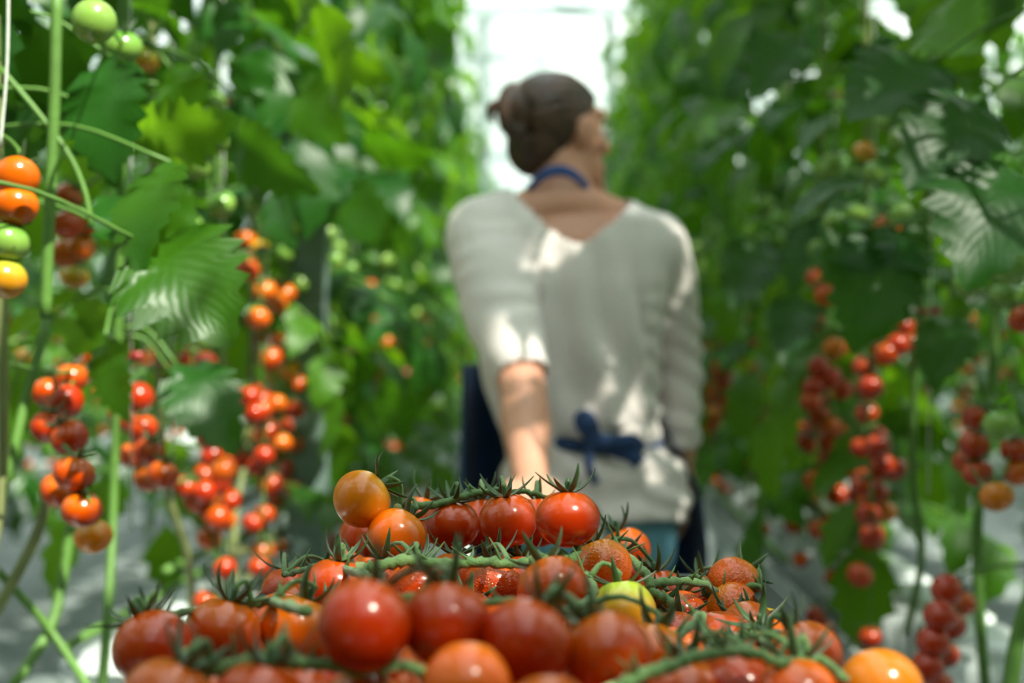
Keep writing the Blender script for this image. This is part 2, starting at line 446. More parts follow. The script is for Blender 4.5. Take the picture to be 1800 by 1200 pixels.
def bag_mesh(w_, l_, h_):
    bm = bmesh.new(); bmesh.ops.create_cube(bm, size=1.0)
    for v in bm.verts: v.co = Vector((v.co.x * w_, v.co.y * l_, (v.co.z + 0.5) * h_))
    bmesh.ops.bevel(bm, geom=bm.edges[:], offset=0.018, segments=3, affect='EDGES')
    rr = random.Random(3)
    for v in bm.verts: v.co += Vector((rr.uniform(-1, 1), rr.uniform(-1, 1), rr.uniform(-1, 1) * 0.5)) * 0.003
    me = bpy.data.meshes.new('grow_bag'); bm.to_mesh(me); bm.free(); me.materials.append(M['bag'])
    for p in me.polygons: p.use_smooth = True
    return me
bagm = bag_mesh(0.19, 0.30, 0.17)
rnd = random.Random(11)
for sx_, lab, grp in ((XL - 0.08, 'white film-wrapped grow bag at the foot of the left row stems', 'grow bags of the left row'),
                      (XR + 0.08, 'white film-wrapped grow bag at the foot of the right row stems', 'grow bags of the right row')):
    y = -3.9
    while y < 20.4:
        o = link('grow_bag', bagm); o.location = (sx_ + rnd.uniform(-.008, .008), y, 0.4915); o.rotation_euler = (0, 0, rnd.uniform(-.04, .04))
        tag(o, lab, 'grow bag', grp); y += 0.42
bagm2 = bag_mesh(0.2, 0.95, 0.13)
for sx_, lab, grp in [(sg * xg, 'long white grow bag in the %s row on the %s' % (wd_, sn), 'grow bags of the %s row, %s side' % (wd_, sn))
                      for sg, sn in ((-1, 'left'), (1, 'right')) for xg, wd_ in ((2.17, 'second'), (3.8, 'third'), (5.5, 'fourth'))]:
    for k in range(17):
        o = link('grow_bag', bagm2); o.location = (sx_, -1.85 + k * 1.05, 0.4915); tag(o, lab, 'grow bag', grp)
for x, lab in ((-0.21, 'white heating pipe rail on the floor, left of the pair'), (0.21, 'white heating pipe rail on the floor, right of the pair')):
    p = MB(); p.tube([(x, 0.0, 0.08), (x, 24, 0.08)], 0.0255, 12)
    root = empty('pipe_rail', (0, 0, 0), lab, 'pipe')
    p.obj('pipe', M['pipe'], root)
    for k in range(16):
        s = MB(); s.box((x, 0.8 + 1.5 * k, 0.028), (0.10, 0.05, 0.056)); s.obj('rail_support', M['steel'], root, False)

# ------------------------------------------------------------------ tomato plants
def leaflet(mb, org, R, L_, W_, rr, droop, nl=9):
    """one lobed, toothed, cupped leaflet; R maps local (x along, y across, z up)"""
    nc = 4
    b0 = len(mb.v)
    ph = rr.uniform(0, 6.28)
    ang = 0.0; x = 0.0; z = 0.0
    cx = [0.0]; cz = [0.0]; tz = [0.0]
    for i in range(nl):
        ang -= droop / nl * (0.6 + 0.8 * i / nl)
        x += math.cos(ang) * L_ / nl; z += math.sin(ang) * L_ / nl
        cx.append(x); cz.append(z); tz.append(ang)
    for i in range(nl + 1):
        t = i / nl
        wd = W_ * (math.sin(PI * min(1, t ** 0.72)) ** 0.85 + 0.02) if 0 < t < 1 else 0.004
        lob = 1.0 + (0.21 if i % 2 else -0.10) * (1 if 0.05 < t < 0.95 else 0)
        for j in range(-nc // 2, nc // 2 + 1):
            s = j / (nc / 2)
            lob_ = lob if abs(j) == nc // 2 else 1.0
            yy = s * wd * 0.5 * lob_
            zz = abs(s) ** 1.3 * wd * 0.18 + math.sin(t * 14 + ph + s * 1.5) * 0.035 * W_ * abs(s) - (0.10 * wd if abs(s) == 1 else 0)
            fx = 0.10 * L_ * abs(s) * (1 if i % 2 else -0.2) * (1 - t)
            p = Vector((cx[i] + fx - math.sin(tz[i]) * zz, yy, cz[i] + math.cos(tz[i]) * zz))
            mb.v.append(tuple(org + R @ p)); mb.uv.append((t, s))
    w_ = nc + 1
    for i in range(nl):
        for j in range(nc):
            a = b0 + i * w_ + j
            mb.f.append((a, a + w_, a + w_ + 1, a + 1)); mb.m.append(0)

def compound(mb, rr, Lr, org=Vector((0, 0, 0)), R0=Matrix.Identity(3), size=1.0, nl=9, sparse=False):
    """pinnate tomato leaf: arching rachis with drooping leaflets"""
    pts = []; x = z = 0.0; ang = rr.uniform(0.15, 0.5); tang = []
    n = 10; bend = rr.uniform(1.0, 1.7)
    side = rr.uniform(-0.25, 0.25)
    for i in range(n + 1):
        pts.append(Vector((x, side * x * x / Lr, z))); tang.append(ang)
        x += math.cos(ang) * Lr / n; z += math.sin(ang) * Lr / n; ang -= bend / n
    b0 = len(mb.v)
    mb.tube([org + R0 @ p for p in pts], [0.0035 * size * (1 - 0.6 * i / n) for i in range(n + 1)], 4 if sparse else 5, 1)
    mb.uv.extend([(0, 0)] * (len(mb.v) - b0))
    def put(t, yaw, L_, droop, roll=0.0):
        i = min(int(t * n), n)
        pitch = tang[i] * 0.75
        R = R0 @ Euler((roll, -pitch, yaw), 'XYZ').to_matrix()
        R = R0 @ (Matrix.Rotation(yaw, 3, 'Z') @ Matrix.Rotation(-pitch * math.cos(yaw) + 0.15, 3, 'Y') @ Matrix.Rotation(roll, 3, 'X'))
        leaflet(mb, org + R0 @ pts[i], R, L_, L_ * rr.uniform(0.48, 0.62), rr, droop, nl)
    st = ((0.38, 0.6), (0.58, 0.85), (0.80, 0.95)) if not sparse else ((0.42, 0.75), (0.75, 0.95))
    for t, sc in st:
        for sg in (-1, 1):
            put(t + rr.uniform(-.03, .03), sg * rr.uniform(0.9, 1.3), 0.145 * size * sc * rr.uniform(.85, 1.15), rr.uniform(0.7, 1.5), sg * rr.uniform(-0.1, 0.5))
    put(1.0, rr.uniform(-.2, .2), 0.185 * size * rr.uniform(.9, 1.1), rr.uniform(0.5, 1.2), rr.uniform(-.3, .3))

rl = random.Random(5)
LEAF = []
for k in range(8):
    mb = MB(); compound(mb, rl, rl.uniform(0.26, 0.36))
    LEAF.append(mb.mesh('leaf', [M['leaf'] if k % 2 else M['leaf2'], M['stem']]))

def tomato_profile(nu, nv, mb, R=0.021, sq=0.92, lobes=0.0, c=Vector((0, 0, 0)), rot=None, mi=0):
    b0 = len(mb.v); rot = rot or Matrix.Identity(3)
    for j in range(nv + 1):
        th = PI * j / nv
        for i in range(nu):
            ph = 2 * PI * i / nu
            r = R
            dim = math.exp(-(th / 0.32) ** 2)
            rad = r * math.sin(th) * (1 + 0.04 * math.sin(th) + lobes * math.cos(5 * ph) * math.exp(-((th - 0.5) / 0.5) ** 2))
            z = r * sq * math.cos(th) - dim * r * 0.14
            mb.v.append(tuple(c + rot @ Vector((rad * math.cos(ph), rad * math.sin(ph), z))))
    for j in range(nv):
        for i in range(nu):
            i2 = (i + 1) % nu
            a = b0 + j * nu; d = a + nu
            mb.f.append((a + i, d + i, d + i2, a + i2)); mb.m.append(mi)

def calyx_geo(mb, rr, R, n=5, seg=5, up=0.9, c=Vector((0, 0, 0)), rot=None, mi=0, long=1.0):
    """pointed sepals curling up off the fruit"""
    rot = rot or Matrix.Identity(3)
    z0 = R * 0.80
    for k in range(n):
        a = 2 * PI * (k + rr.uniform(-.22, .22)) / n
        L_ = R * rr.uniform(0.95, 1.45) * long
        el = rr.uniform(0.0, 0.5) * up
        curl = rr.uniform(0.4, 1.5) * up
        b0 = len(mb.v)
        r_ = R * 0.06; z = z0
        dir_ = Vector((math.cos(a), math.sin(a), 0)); tan = Vector((-math.sin(a), math.cos(a), 0))
        e = el
        for i in range(seg + 1):
            t = i / seg
            wd = R * 0.105 * (1 - t) ** 0.7 * (0.75 + 0.8 * min(t * 3, 1)) + 0.0002
            p = dir_ * r_ + Vector((0, 0, z))
            nrm = (dir_ * -math.sin(e) + Vector((0, 0, math.cos(e))))
            for s, h in ((-1, 0.25), (0, -0.10), (1, 0.25)):
                mb.v.append(tuple(c + rot @ (p + tan * s * wd + nrm * (h * wd + R * 0.012))))
            for s in (1, 0, -1):
                mb.v.append(tuple(c + rot @ (p + tan * s * wd * 0.9 + nrm * (-R * 0.012 + (0.25 * wd if s else -0.1 * wd)))))
            e += curl / seg; r_ += math.cos(e) * L_ / seg; z += math.sin(e) * L_ / seg
        for i in range(seg):
            for q in range(6):
                q2 = (q + 1) % 6
                x0 = b0 + i * 6
                mb.f.append((x0 + q, x0 + q2, x0 + 6 + q2, x0 + 6 + q)); mb.m.append(mi)

# low-poly fruit for the hanging trusses
FR = {}
for key in ('red', 'redor', 'orange', 'amber', 'green', 'yellowgreen'):
    mb = MB(); tomato_profile(16, 10, mb); calyx_geo(mb, random.Random(2), 0.021, 5, 3, 0.5, mi=1)
    FR[key] = mb.mesh('tomato', [M[key], M['calyx']])

def truss_layout(rr, n, Rt=0.021):
    """peduncle leaves the stem along +x then hangs; fruits in two ranks"""
    L_ = 0.10 + n * 0.016
    pts = [Vector((0, 0, 0)), Vector((0.05, 0, 0.012)), Vector((0.085, 0, -0.02)), Vector((0.095, rr.uniform(-.01, .01), -0.05 - L_ * .3)), Vector((0.092, rr.uniform(-.02, .02), -0.05 - L_))]
    sp = spline(pts, 22)
    fr = []
    for k in range(n):
        t = 0.30 + 0.70 * k / max(1, n - 1)
        p = sp[int(t * 21)]
        sg = -1 if k % 2 else 1
        off = Vector((rr.uniform(-.010, .014), sg * rr.uniform(0.018, 0.024), -0.012))
        if k == n - 1: off = Vector((0, 0, -0.024))
        c = p + off
        up = (p + Vector((0, 0, 0.02)) - c).normalized()
        fr.append((c, up, rr.uniform(0.9, 1.1)))
    return sp, fr

def ripeness(rr, z, k, n):
    if z < 1.16: pal = ['red'] * 6 + ['redor'] * 4 + (['orange'] if k > n - 3 else [])
    elif z < 1.34: pal = ['redor', 'red', 'orange'] if k < n * 0.5 else ['orange', 'amber', 'redor', 'yellowgreen']
    elif z < 1.45: pal = ['orange', 'yellowgreen', 'green'] if k < n * .4 else ['green']
    else: pal = ['green']
    return rr.choice(pal)

def near_truss(root, rr, z, az, x=0.0, y=0.0, n=8):
    sp, fr = truss_layout(rr, n)
    mb = MB(); mb.tube(sp, [0.0032 - 0.0015 * i / 21 for i in range(22)], 6)
    for c, up, s in fr: mb.tube([c + up * 0.016, c + up * 0.026, min(sp, key=lambda q: (q - (c + up * .03)).length)], 0.0013, 4)
    t = mb.obj('truss', M['stem'], root); t.location = (x, y, z); t.rotation_euler = (0, 0, az)
    for k, (c, up, s) in enumerate(fr):
        o = link('tomato', FR[ripeness(rr, z, k, n)], t)
        o.location = c; o.scale = (s, s, s)
        q = Vector((0, 0, 1)).rotation_difference(up); o.rotation_mode = 'QUATERNION'; o.rotation_quaternion = q
    return t

TOPZ = 3.25
def stem_path(rr, lean, z0=0.64):
    return spline([Vector((0, lean, z0)), Vector((rr.uniform(-.02, .02), lean * 0.45, 0.80)), Vector((rr.uniform(-.015, .015), 0.02, 1.0)),
                   Vector((rr.uniform(-.02, .02), 0, 1.6)), Vector((rr.uniform(-.02, .02), 0, 2.4)), Vector((0, 0, TOPZ + .05))], 30)
def leaf_slots(rr, side, z0=1.14, z1=TOPZ, dz=0.085):
    """side: +1 when the aisle lies towards +x"""
    z = z0; k = 0; out = []
    while z < z1:
        az = k * 2.4 + rr.uniform(-.4, .4)
        sc = 1.0 * rr.uniform(.85, 1.1) * (0.85 if z > 3.0 else 1)
        out.append((z, az, sc)); z += dz * rr.uniform(.8, 1.25); k += 1
    return out

def near_plant(x, y, side, lab, rr, group=None, trusses=None):
    root = empty('tomato_plant', (x, y, 0), lab, 'plant', group)
    pts = stem_path(rr, rr.choice((-1, 1)) * rr.uniform(0.08, 0.22))
    mb = MB(); mb.tube(pts, [0.0075 - 0.003 * i / 29 for i in range(30)], 8)
    mb.obj('stem', M['stem'] if rr.random() < .7 else M['stem_pale'], root)
    tw = MB(); tw.tube([(0.012, 0.01, 0.9), (0.016, -0.01, 1.6), (0.012, 0.012, 2.4), (0.0, 0, 3.9)], 0.0016, 5)
    tw.obj('twine', M['twine'], root)
    for zc in (rr.uniform(1.1, 1.3), rr.uniform(1.6, 2.0)):
        c = MB(); c.tube([(0.012 * math.cos(a), 0.012 * math.sin(a), zc) for a in [i * PI / 5 for i in range(11)]], 0.0035, 5)
        c.box((0.022, 0, zc), (0.016, 0.006, 0.012)); c.obj('stem_clip', M['clip'], root)
    base = 0.0 if side > 0 else PI
    for z, az, sc in leaf_slots(rr, side, 1.14 if y < 2.6 else 0.86):
        if y < 1.9 and math.sin(az) < -0.25 and math.cos(az) * side > -0.5: az += PI * 0.8
        if y < 1.4 and math.cos(az) * side > 0.3: continue
        o = link('leaf', LEAF[rr.randrange(8)], root)
        o.location = (0, 0, z); o.scale = (sc, sc, sc); o.rotation_euler = (rr.uniform(-.25, .25), rr.uniform(-.15, .35), az)
    for zt in (trusses if trusses is not None else (rr.uniform(.92, 1.0), rr.uniform(1.06, 1.16), rr.uniform(1.25, 1.36), rr.uniform(1.5, 1.6))):
        near_truss(root, rr, zt, base + rr.uniform(-.9, .9), 0, 0, rr.randint(6, 9))
    return root

# far plants: three shapes of stem + joined foliage + trusses, shared meshes
def far_kit(seed, side, dense=1.0, z0=0.80):
    rr = random.Random(seed)
    pts = stem_path(rr, rr.choice((-1, 1)) * .2)
    st = MB(); st.tube(pts, [0.0075 - 0.003 * i / 29 for i in range(30)], 6)
    fo = MB()
    for z, az, sc in leaf_slots(rr, side, z0=z0, dz=0.085 / dense):
        R = Euler((rr.uniform(-.25, .25), rr.uniform(-.15, .35), az)).to_matrix()
        compound(fo, rr, rr.uniform(.22, .33) * sc, Vector((0, 0, z)), R, sc * 1.0, 7, True)
    # the denser lower stems seen between the trusses
    trs = []
    base = 0.0 if side > 0 else PI
    for zt in (rr.uniform(.88, .95), rr.uniform(1.02, 1.12), rr.uniform(1.2, 1.3), rr.uniform(1.42, 1.55)):
        n = rr.randint(6, 9); sp, fr = truss_layout(rr, n)
        az = base + rr.uniform(-1.0, 1.0)
        t = MB(); t.tube(sp, 0.003, 5, 0)
        keys = ['red', 'redor', 'orange', 'green']
        for k, (c, up, s) in enumerate(fr):
            kk = ripeness(rr, zt, k, n); kk = {'amber': 'orange', 'yellowgreen': 'green'}.get(kk, kk)
            rot = Vector((0, 0, 1)).rotation_difference(up).to_matrix()
            tomato_profile(10, 7, t, 0.021 * s, c=c, rot=rot, mi=1 + keys.index(kk))
        trs.append((t.mesh('truss', [M['stem']] + [M[q] for q in keys]), zt, az))
    return (st.mesh('stem', M['stem']), fo.mesh('foliage', [M['leaf'] if seed % 2 else M['leaf2'], M['stem']]), trs)
KITS = {s: [far_kit(20 + k + (0 if s > 0 else 50), s) for k in range(4)] for s in (1, -1)}
KITS2 = {s: [far_kit(90 + k + (0 if s > 0 else 50), s, 1.0, 0.62) for k in range(3)] for s in (1, -1)}
def far_plant(x, y, side, rr, lab, group, fruit=True, hs=None):
    st, fo, trs = rr.choice(KITS2[side] if hs else KITS[side])
    root = empty('tomato_plant', (x, y, 0), lab, 'plant', group)
    link('stem', st, root)
    f = link('foliage', fo, root); f['kind'] = 'stuff'
    f.rotation_euler = (0, 0, rr.uniform(0, 6.28)); sc = rr.uniform(.97, 1.03); f.scale = (sc, sc, sc * (hs or 1))
    st_ = root.children[0]; st_.scale.z = hs or 1
    if fruit:
        for m_, z, az in trs:
            t = link('truss', m_, root); t.location = (0, 0, z + rr.uniform(-.02, .02)); t.rotation_euler = (0, 0, az + rr.uniform(-.4, .4))
            t['kind'] = 'stuff'

ORD = ['nearest', 'second', 'third', 'fourth', 'fifth', 'sixth', 'seventh', 'eighth', 'ninth', 'tenth', 'eleventh', 'twelfth', 'thirteenth', 'fourteenth']
rp = random.Random(77)
for side, x0, nm in ((1, XL, 'left'), (-1, XR, 'right')):
    y = 1.25 if side > 0 else 1.45; k = 0
    while y < 5.0:
        lab = ('tomato plant with hanging red trusses, %s in the %s row counting from the camera' % (ORD[k], nm))
        near_plant(x0 + rp.uniform(-.05, .05), y, side, lab, rp, trusses=() if k < 3 else None)
        y += rp.uniform(.30, .36); k += 1
    while y < 20.5:
        far_plant(x0 + rp.uniform(-.06, .06) - (0.24 if side > 0 else -0.10) * min(1, max(0, (y - 6) / 4)), y, side, rp, 'leafy tomato plant far down the %s row, beyond the nearer stems' % nm, 'far tomato plants of the %s row' % nm)
        y += rp.uniform(.32, .40)
    y = 0.6
    # the same row behind the camera, unseen, added for strip reflections on the fruit
    while y > -3.8:
        far_plant(x0 + rp.uniform(-.06, .06) - side * 0.14, y, side, rp, 'unseen tomato plant of the %s row added behind the viewpoint' % nm, 'unseen tomato plants added behind the viewpoint, %s row' % nm)
        y -= rp.uniform(.34, .42)
    # the rows beyond; third and fourth added mainly to block side light
    for xr, word, dy in ((2.17, 'second', .46), (3.8, 'third', .62), (5.5, 'fourth', .8)):
        y = -2.0
        while y < 15:
            far_plant(side * -1 * xr + rp.uniform(-.06, .06), y, side, rp, 'tomato plant in the %s row on the %s, behind the nearer rows' % (word, nm), 'tomato plants of the %s row, %s side' % (word, nm), fruit=xr < 4, hs=0.80)
            y += dy * rp.uniform(.9, 1.1)

# old bare stems laid along the gutters
rs_ = random.Random(31)
for x0, nm in ((XL, 'left'), (XR, 'right')):
    for k in range(7):
        xo = x0 + rs_.uniform(-.13, .10); z = 0.675 + 0.028 * k; ya = rs_.uniform(2.0, 3.4)
        pts = [Vector((xo + rs_.uniform(-.03, .03), ya + q * 1.1, z + rs_.uniform(-.025, .035))) for q in range(15)]
        mb = MB(); mb.tube(spline(pts, 60), 0.0085, 7)
        tag(mb.obj('laid_stem', M['stem_old'] if k % 2 else M['stem']), 'long bare tomato stem laid along the gutter of the %s row' % nm, 'stem', 'bare stems laid along the %s gutter' % nm)

# ------------------------------------------------------------------ fruit and leaves of the nearest plants, modelled one by one
KEEP = []
PLANTS = [o for o in bpy.data.objects if o.type == 'EMPTY' and o.name.startswith('tomato_plant')]
def nearest_plant(p):
    return min(PLANTS, key=lambda o: (o.location.xy - p.xy).length)
def near_mesh(key, lo=False):
    return FR[key]
def own_truss(fruits, stalk_top, rr, pedr=0.0030):
    """fruits: (px, py, r_px, colour, axis); hangs on the nearest plant"""
    cs = []
    KEEP.extend((q_[0], q_[1], 52.5 / q_[2], q_[2] * 1.1) for q_ in fruits)
    for f in fruits:
        d = 52.5 / f[2]
        cs.append(at(f[0], f[1], d))
    top = at(*stalk_top)
    pl = nearest_plant(top)
    org = pl.location.copy()
    stem_pt = Vector((pl.location.x, pl.location.y, top.z + 0.02))
    order = cs
    back = Vector((0, 0, 0))
    path = [stem_pt, top] + [c + Vector((0.0, 0.018, 0.006)) for c in order[1::2]]
    sp = spline(path, 6 * len(path))
    mb = MB(); mb.tube([p - org for p in sp], [pedr * (1 - 0.5 * i / len(sp)) for i in range(len(sp))], 6)
    ups = []
    for c in cs:
        q = min(sp, key=lambda s: (s - (c + Vector((0, 0, 0.02)))).length)
        up = (q + Vector((0, -0.008, 0.022)) - c).normalized(); ups.append(up)
        mb.tube([c + up * 0.015 - org, c + up * 0.026 - org, q - org], 0.0014, 5)
    t = mb.obj('truss', M['stem'], pl)
    for f, c, up in zip(fruits, cs, ups):
        o = link('tomato', FR2[f[3]], t)
        o.location = c - org
        o.rotation_mode = 'QUATERNION'; o.rotation_quaternion = Vector((0, 0, 1)).rotation_difference(up)
        if len(f) > 4: o.scale = (f[4],) * 3
FR2 = {}
for key in ('red', 'redor', 'orange', 'amber', 'green', 'yellowgreen'):
    mb = MB(); tomato_profile(28, 16, mb, lobes=0.02); calyx_geo(mb, random.Random(4), 0.021, 5, 5, 0.6, mi=1)
    FR2[key] = mb.mesh('tomato', [M[key], M['calyx']])
rf = random.Random(9)
RANDOM_LEAVES = [c for p_ in PLANTS for c in p_.children if c.name.split('.')[0] == 'leaf']
own_truss([(30, 312, 38, 'orange'), (28, 362, 38, 'orange'), (12, 425, 38, 'green'), (8, 490, 38, 'yellowgreen'), (-30, 340, 37, 'redor'), (-30, 455, 37, 'green')], (20, 250, 1.42), rf)
own_truss([(119, 347, 26, 'redor'), (118, 396, 27, 'redor'), (155, 392, 26, 'orange'), (140, 436, 26, 'orange'), (112, 446, 26, 'orange'), (130, 484, 25, 'yellowgreen')], (150, 330, 2.05), rf)
own_truss([(116, 706, 31, 'red'), (126, 664, 28, 'redor'), (152, 648, 26, 'red'), (86, 750, 32, 'red'), (122, 768, 33, 'red'), (130, 832, 35, 'redor'), (104, 862, 33, 'redor'), (144, 895, 35, 'redor'), (164, 942, 33, 'amber'), (82, 690, 28, 'redor')], (92, 655, 1.75), rf)
own_truss([(246, 698, 25, 'red'), (226, 736, 25, 'red'), (250, 752, 26, 'red'), (262, 794, 27, 'red'), (236, 800, 26, 'redor'), (286, 834, 28, 'redor'), (262, 840, 26, 'redor'), (215, 730, 24, 'red')], (232, 665, 2.2), rf)
own_truss([(165, 38, 38, 'green'), (217, 82, 32, 'green'), (256, 104, 25, 'yellowgreen'), (300, 20, 22, 'green')], (150, -20, 1.6), rf)
own_truss([(372, 800, 21, 'red'), (398, 815, 20, 'red'), (360, 835, 20, 'red'), (385, 850, 21, 'red'), (405, 880, 20, 'red'), (370, 885, 20, 'redor'), (395, 915, 20, 'orange')], (395, 770, 2.75), rf)
own_truss([(470, 700, 17, 'red'), (462, 730, 17, 'red'), (480, 755, 17, 'orange'), (455, 765, 17, 'amber'), (470, 800, 17, 'red'), (500, 840, 17, 'red'), (475, 860, 17, 'red'), (455, 600, 16, 'red'), (466, 625, 16, 'red')], (470, 575, 3.3), rf)
own_truss([(432, 420, 18, 'orange'), (455, 438, 18, 'yellowgreen'), (452, 470, 18, 'green'), (455, 505, 18, 'green'), (466, 540, 17, 'green')], (440, 395, 3.0), rf)
own_truss([(290, 505, 21, 'orange'), (275, 530, 21, 'orange'), (308, 520, 21, 'redor')], (300, 480, 2.6), rf)
own_truss([(355, 570, 20, 'red'), (345, 600, 20, 'red'), (340, 630, 20, 'redor')], (360, 545, 2.8), rf)
own_truss([(1664, 1036, 27, 'red'), (1690, 1060, 25, 'redor'), (1652, 1082, 28, 'red'), (1672, 1100, 26, 'red'), (1640, 1128, 28, 'red'), (1660, 1150, 26, 'red'), (1630, 1172, 28, 'red'), (1650, 1205, 27, 'red')], (1700, 1005, 2.1), rf)
own_truss([(1715, 735, 25, 'red'), (1760, 746, 31, 'green'), (1712, 780, 26, 'red'), (1785, 790, 26, 'red'), (1718, 830, 26, 'red'), (1752, 872, 29, 'amber'), (1790, 830, 26, 'orange'), (1700, 810, 25, 'redor')], (1745, 700, 2.1), rf)
own_truss([(1440, 645, 20, 'red'), (1430, 680, 20, 'red'), (1462, 665, 20, 'red'), (1425, 705, 20, 'redor')], (1445, 620, 2.8), rf)
own_truss([(1570, 545, 20, 'red'), (1588, 575, 20, 'red'), (1600, 600, 20, 'redor')], (1560, 520, 2.9), rf)
own_truss([(1540, 770, 21, 'red'), (1515, 785, 21, 'red'), (1545, 815, 21, 'red'), (1520, 840, 21, 'red'), (1530, 880, 21, 'orange'), (1555, 900, 21, 'amber'), (1510, 870, 20, 'red')], (1540, 740, 2.8), rf)
own_truss([(1775, 470, 30, 'green'), (1700, 500, 27, 'green'), (1765, 520, 26, 'green'), (1800, 560, 27, 'redor')], (1750, 430, 1.95), rf)
own_truss([(1432, 1085, 18, 'red'), (1450, 1108, 18, 'red'), (1440, 1130, 17, 'red')], (1430, 1060, 3.1), rf)
own_truss([(1470, 390, 22, 'green'), (1505, 375, 22, 'green'), (1520, 268, 21, 'yellowgreen')], (1490, 340, 2.6), rf)

def own_leaf(px, py, d, tipx, tipy, tipd, L_, W_, mat, roll=0.0, droop=0.8, stalk=None):
    """one large drooping leaflet from its base point to its tip, hung on the nearest plant"""
    a = at(px, py, d); b_ = at(tipx, tipy, tipd)
    for t_ in (0.15, 0.4, 0.65, 0.9): KEEP.append((px + (tipx - px) * t_, py + (tipy - py) * t_, d, 38))
    X = (b_ - a).normalized()
    Z = (-RY - X * X.dot(-RY)).normalized(); Yv = Z.cross(X)
    R = Matrix((X, Yv, Z)).transposed() @ Matrix.Rotation(roll, 3, 'X') @ Matrix.Rotation(-droop * 0.45, 3, 'Y')
    pl = nearest_plant(a); org = pl.location
    mb = MB(); leaflet(mb, Vector((0, 0, 0)), R, L_ or (b_ - a).length * 1.06, W_, rf, droop, 16)
    nv = len(mb.v)
    s = Vector((pl.location.x, pl.location.y, a.z + 0.05)) - a if stalk is None else at(*stalk) - a
    mb.tube(spline([s, s * 0.5 + Vector((0, 0, 0.02)), Vector((0, 0, 0))], 9), 0.0024, 5, 1)
    mb.uv.extend([(0, 0)] * (len(mb.v) - nv))
    o = mb.obj('leaf', [mat, M['stem']], pl); o.location = a - org
    return o
own_leaf(255, 428, 1.45, 404, 604, 1.40, None, 0.125, M['leaf'], -0.35, 0.8)
own_leaf(300, 285, 1.5, 250, 470, 1.42, None, 0.085, M['leaf'], 0.5, 0.5)
own_leaf(255, 425, 1.5, 335, 345, 1.5, None, 0.07, M['leaf'], 0.4, 0.4)
own_leaf(240, 430, 1.5, 180, 350, 1.55, None, 0.06, M['leaf2'], 0.5, 0.4)
own_leaf(185, 590, 1.75, 225, 735, 1.72, None, 0.06, M['leaf'], 0.4, 0.4)
own_leaf(310, 640, 1.9, 408, 795, 1.85, None, 0.095, M['leaf2'], -0.5, 0.7)
own_leaf(300, 655, 1.95, 385, 675, 1.95, None, 0.045, M['leaf2'], 0.9, 0.4)
own_leaf(195, 100, 1.6, 205, 320, 1.55, None, 0.10, M['leaf2'], 0.3, 0.5)
own_leaf(300, 120, 1.9, 350, 230, 1.9, None, 0.09, M['leaf'], 0.3, 0.5)
own_leaf(400, 220, 2.0, 560, 335, 1.95, None, 0.09, M['leaf2'], 0.6, 0.7)
own_leaf(420, 170, 2.1, 470, 90, 2.1, None, 0.07, M['leaf2'], 0.5, 0.6)
own_leaf(230, 235, 1.6, 410, 205, 1.6, None, 0.09, M['leaf'], 0.8, 0.7)
own_leaf(520, 150, 2.6, 610, 250, 2.55, None, 0.11, M['leaf'], 0.3, 0.7)
own_leaf(560, 60, 2.8, 690, 140, 2.7, None, 0.10, M['leaf'], 0.7, 0.7)
own_leaf(640, 240, 3.0, 760, 270, 2.9, None, 0.10, M['leaf2'], 0.9, 0.6)
own_leaf(600, 330, 2.9, 690, 430, 2.8, None, 0.11, M['leaf'], 0.2, 0.6)
own_leaf(480, 340, 2.4, 520, 430, 2.3, None, 0.07, M['leaf2'], 0.4, 0.6)
own_leaf(20, 180, 1.7, 60, 300, 1.7, None, 0.09, M['leaf2'], 0.5, 0.5)
own_leaf(1560, 400, 2.1, 1500, 610, 2.0, None, 0.13, M['leaf2'], 0.2, 0.5)
own_leaf(1545, 410, 2.1, 1450, 480, 2.05, None, 0.09, M['leaf2'], 0.3, 0.5)
own_leaf(1570, 400, 2.1, 1600, 500, 2.05, None, 0.09, M['leaf2'], -0.3, 0.5)
own_leaf(1540, 320, 2.0, 1390, 400, 1.9, None, 0.05, M['leaf2'], 1.15, 0.9)
own_leaf(1765, 290, 1.7, 1700, 500, 1.6, None, 0.14, M['leaf2'], 0.3, 0.6)
own_leaf(1640, 110, 1.9, 1500, 210, 1.8, None, 0.12, M['leaf2'], 0.6, 0.6)
own_leaf(1720, 180, 1.8, 1600, 330, 1.7, None, 0.12, M['leaf2'], 0.4, 0.6)
own_leaf(1480, 200, 2.3, 1410, 275, 2.2, None, 0.05, M['leaf2'], 1.1, 0.8)
own_leaf(1400, 60, 2.5, 1330, 170, 2.4, None, 0.10, M['leaf2'], 0.3, 0.6)
own_leaf(1300, 180, 2.9, 1230, 250, 2.8, None, 0.10, M['leaf'], 0.6, 0.6)
own_leaf(1640, 20, 2.0, 1720, 90, 1.9, None, 0.11, M['leaf'], 0.5, 0.6)
own_leaf(1340, 420, 2.7, 1290, 540, 2.6, None, 0.11, M['leaf2'], 0.3, 0.6)
own_leaf(1400, 520, 2.6, 1380, 640, 2.5, None, 0.09, M['leaf2'], 0.3, 0.6)
own_leaf(1680, 560, 2.2, 1640, 680, 2.1, None, 0.09, M['leaf2'], 0.5, 0.6)
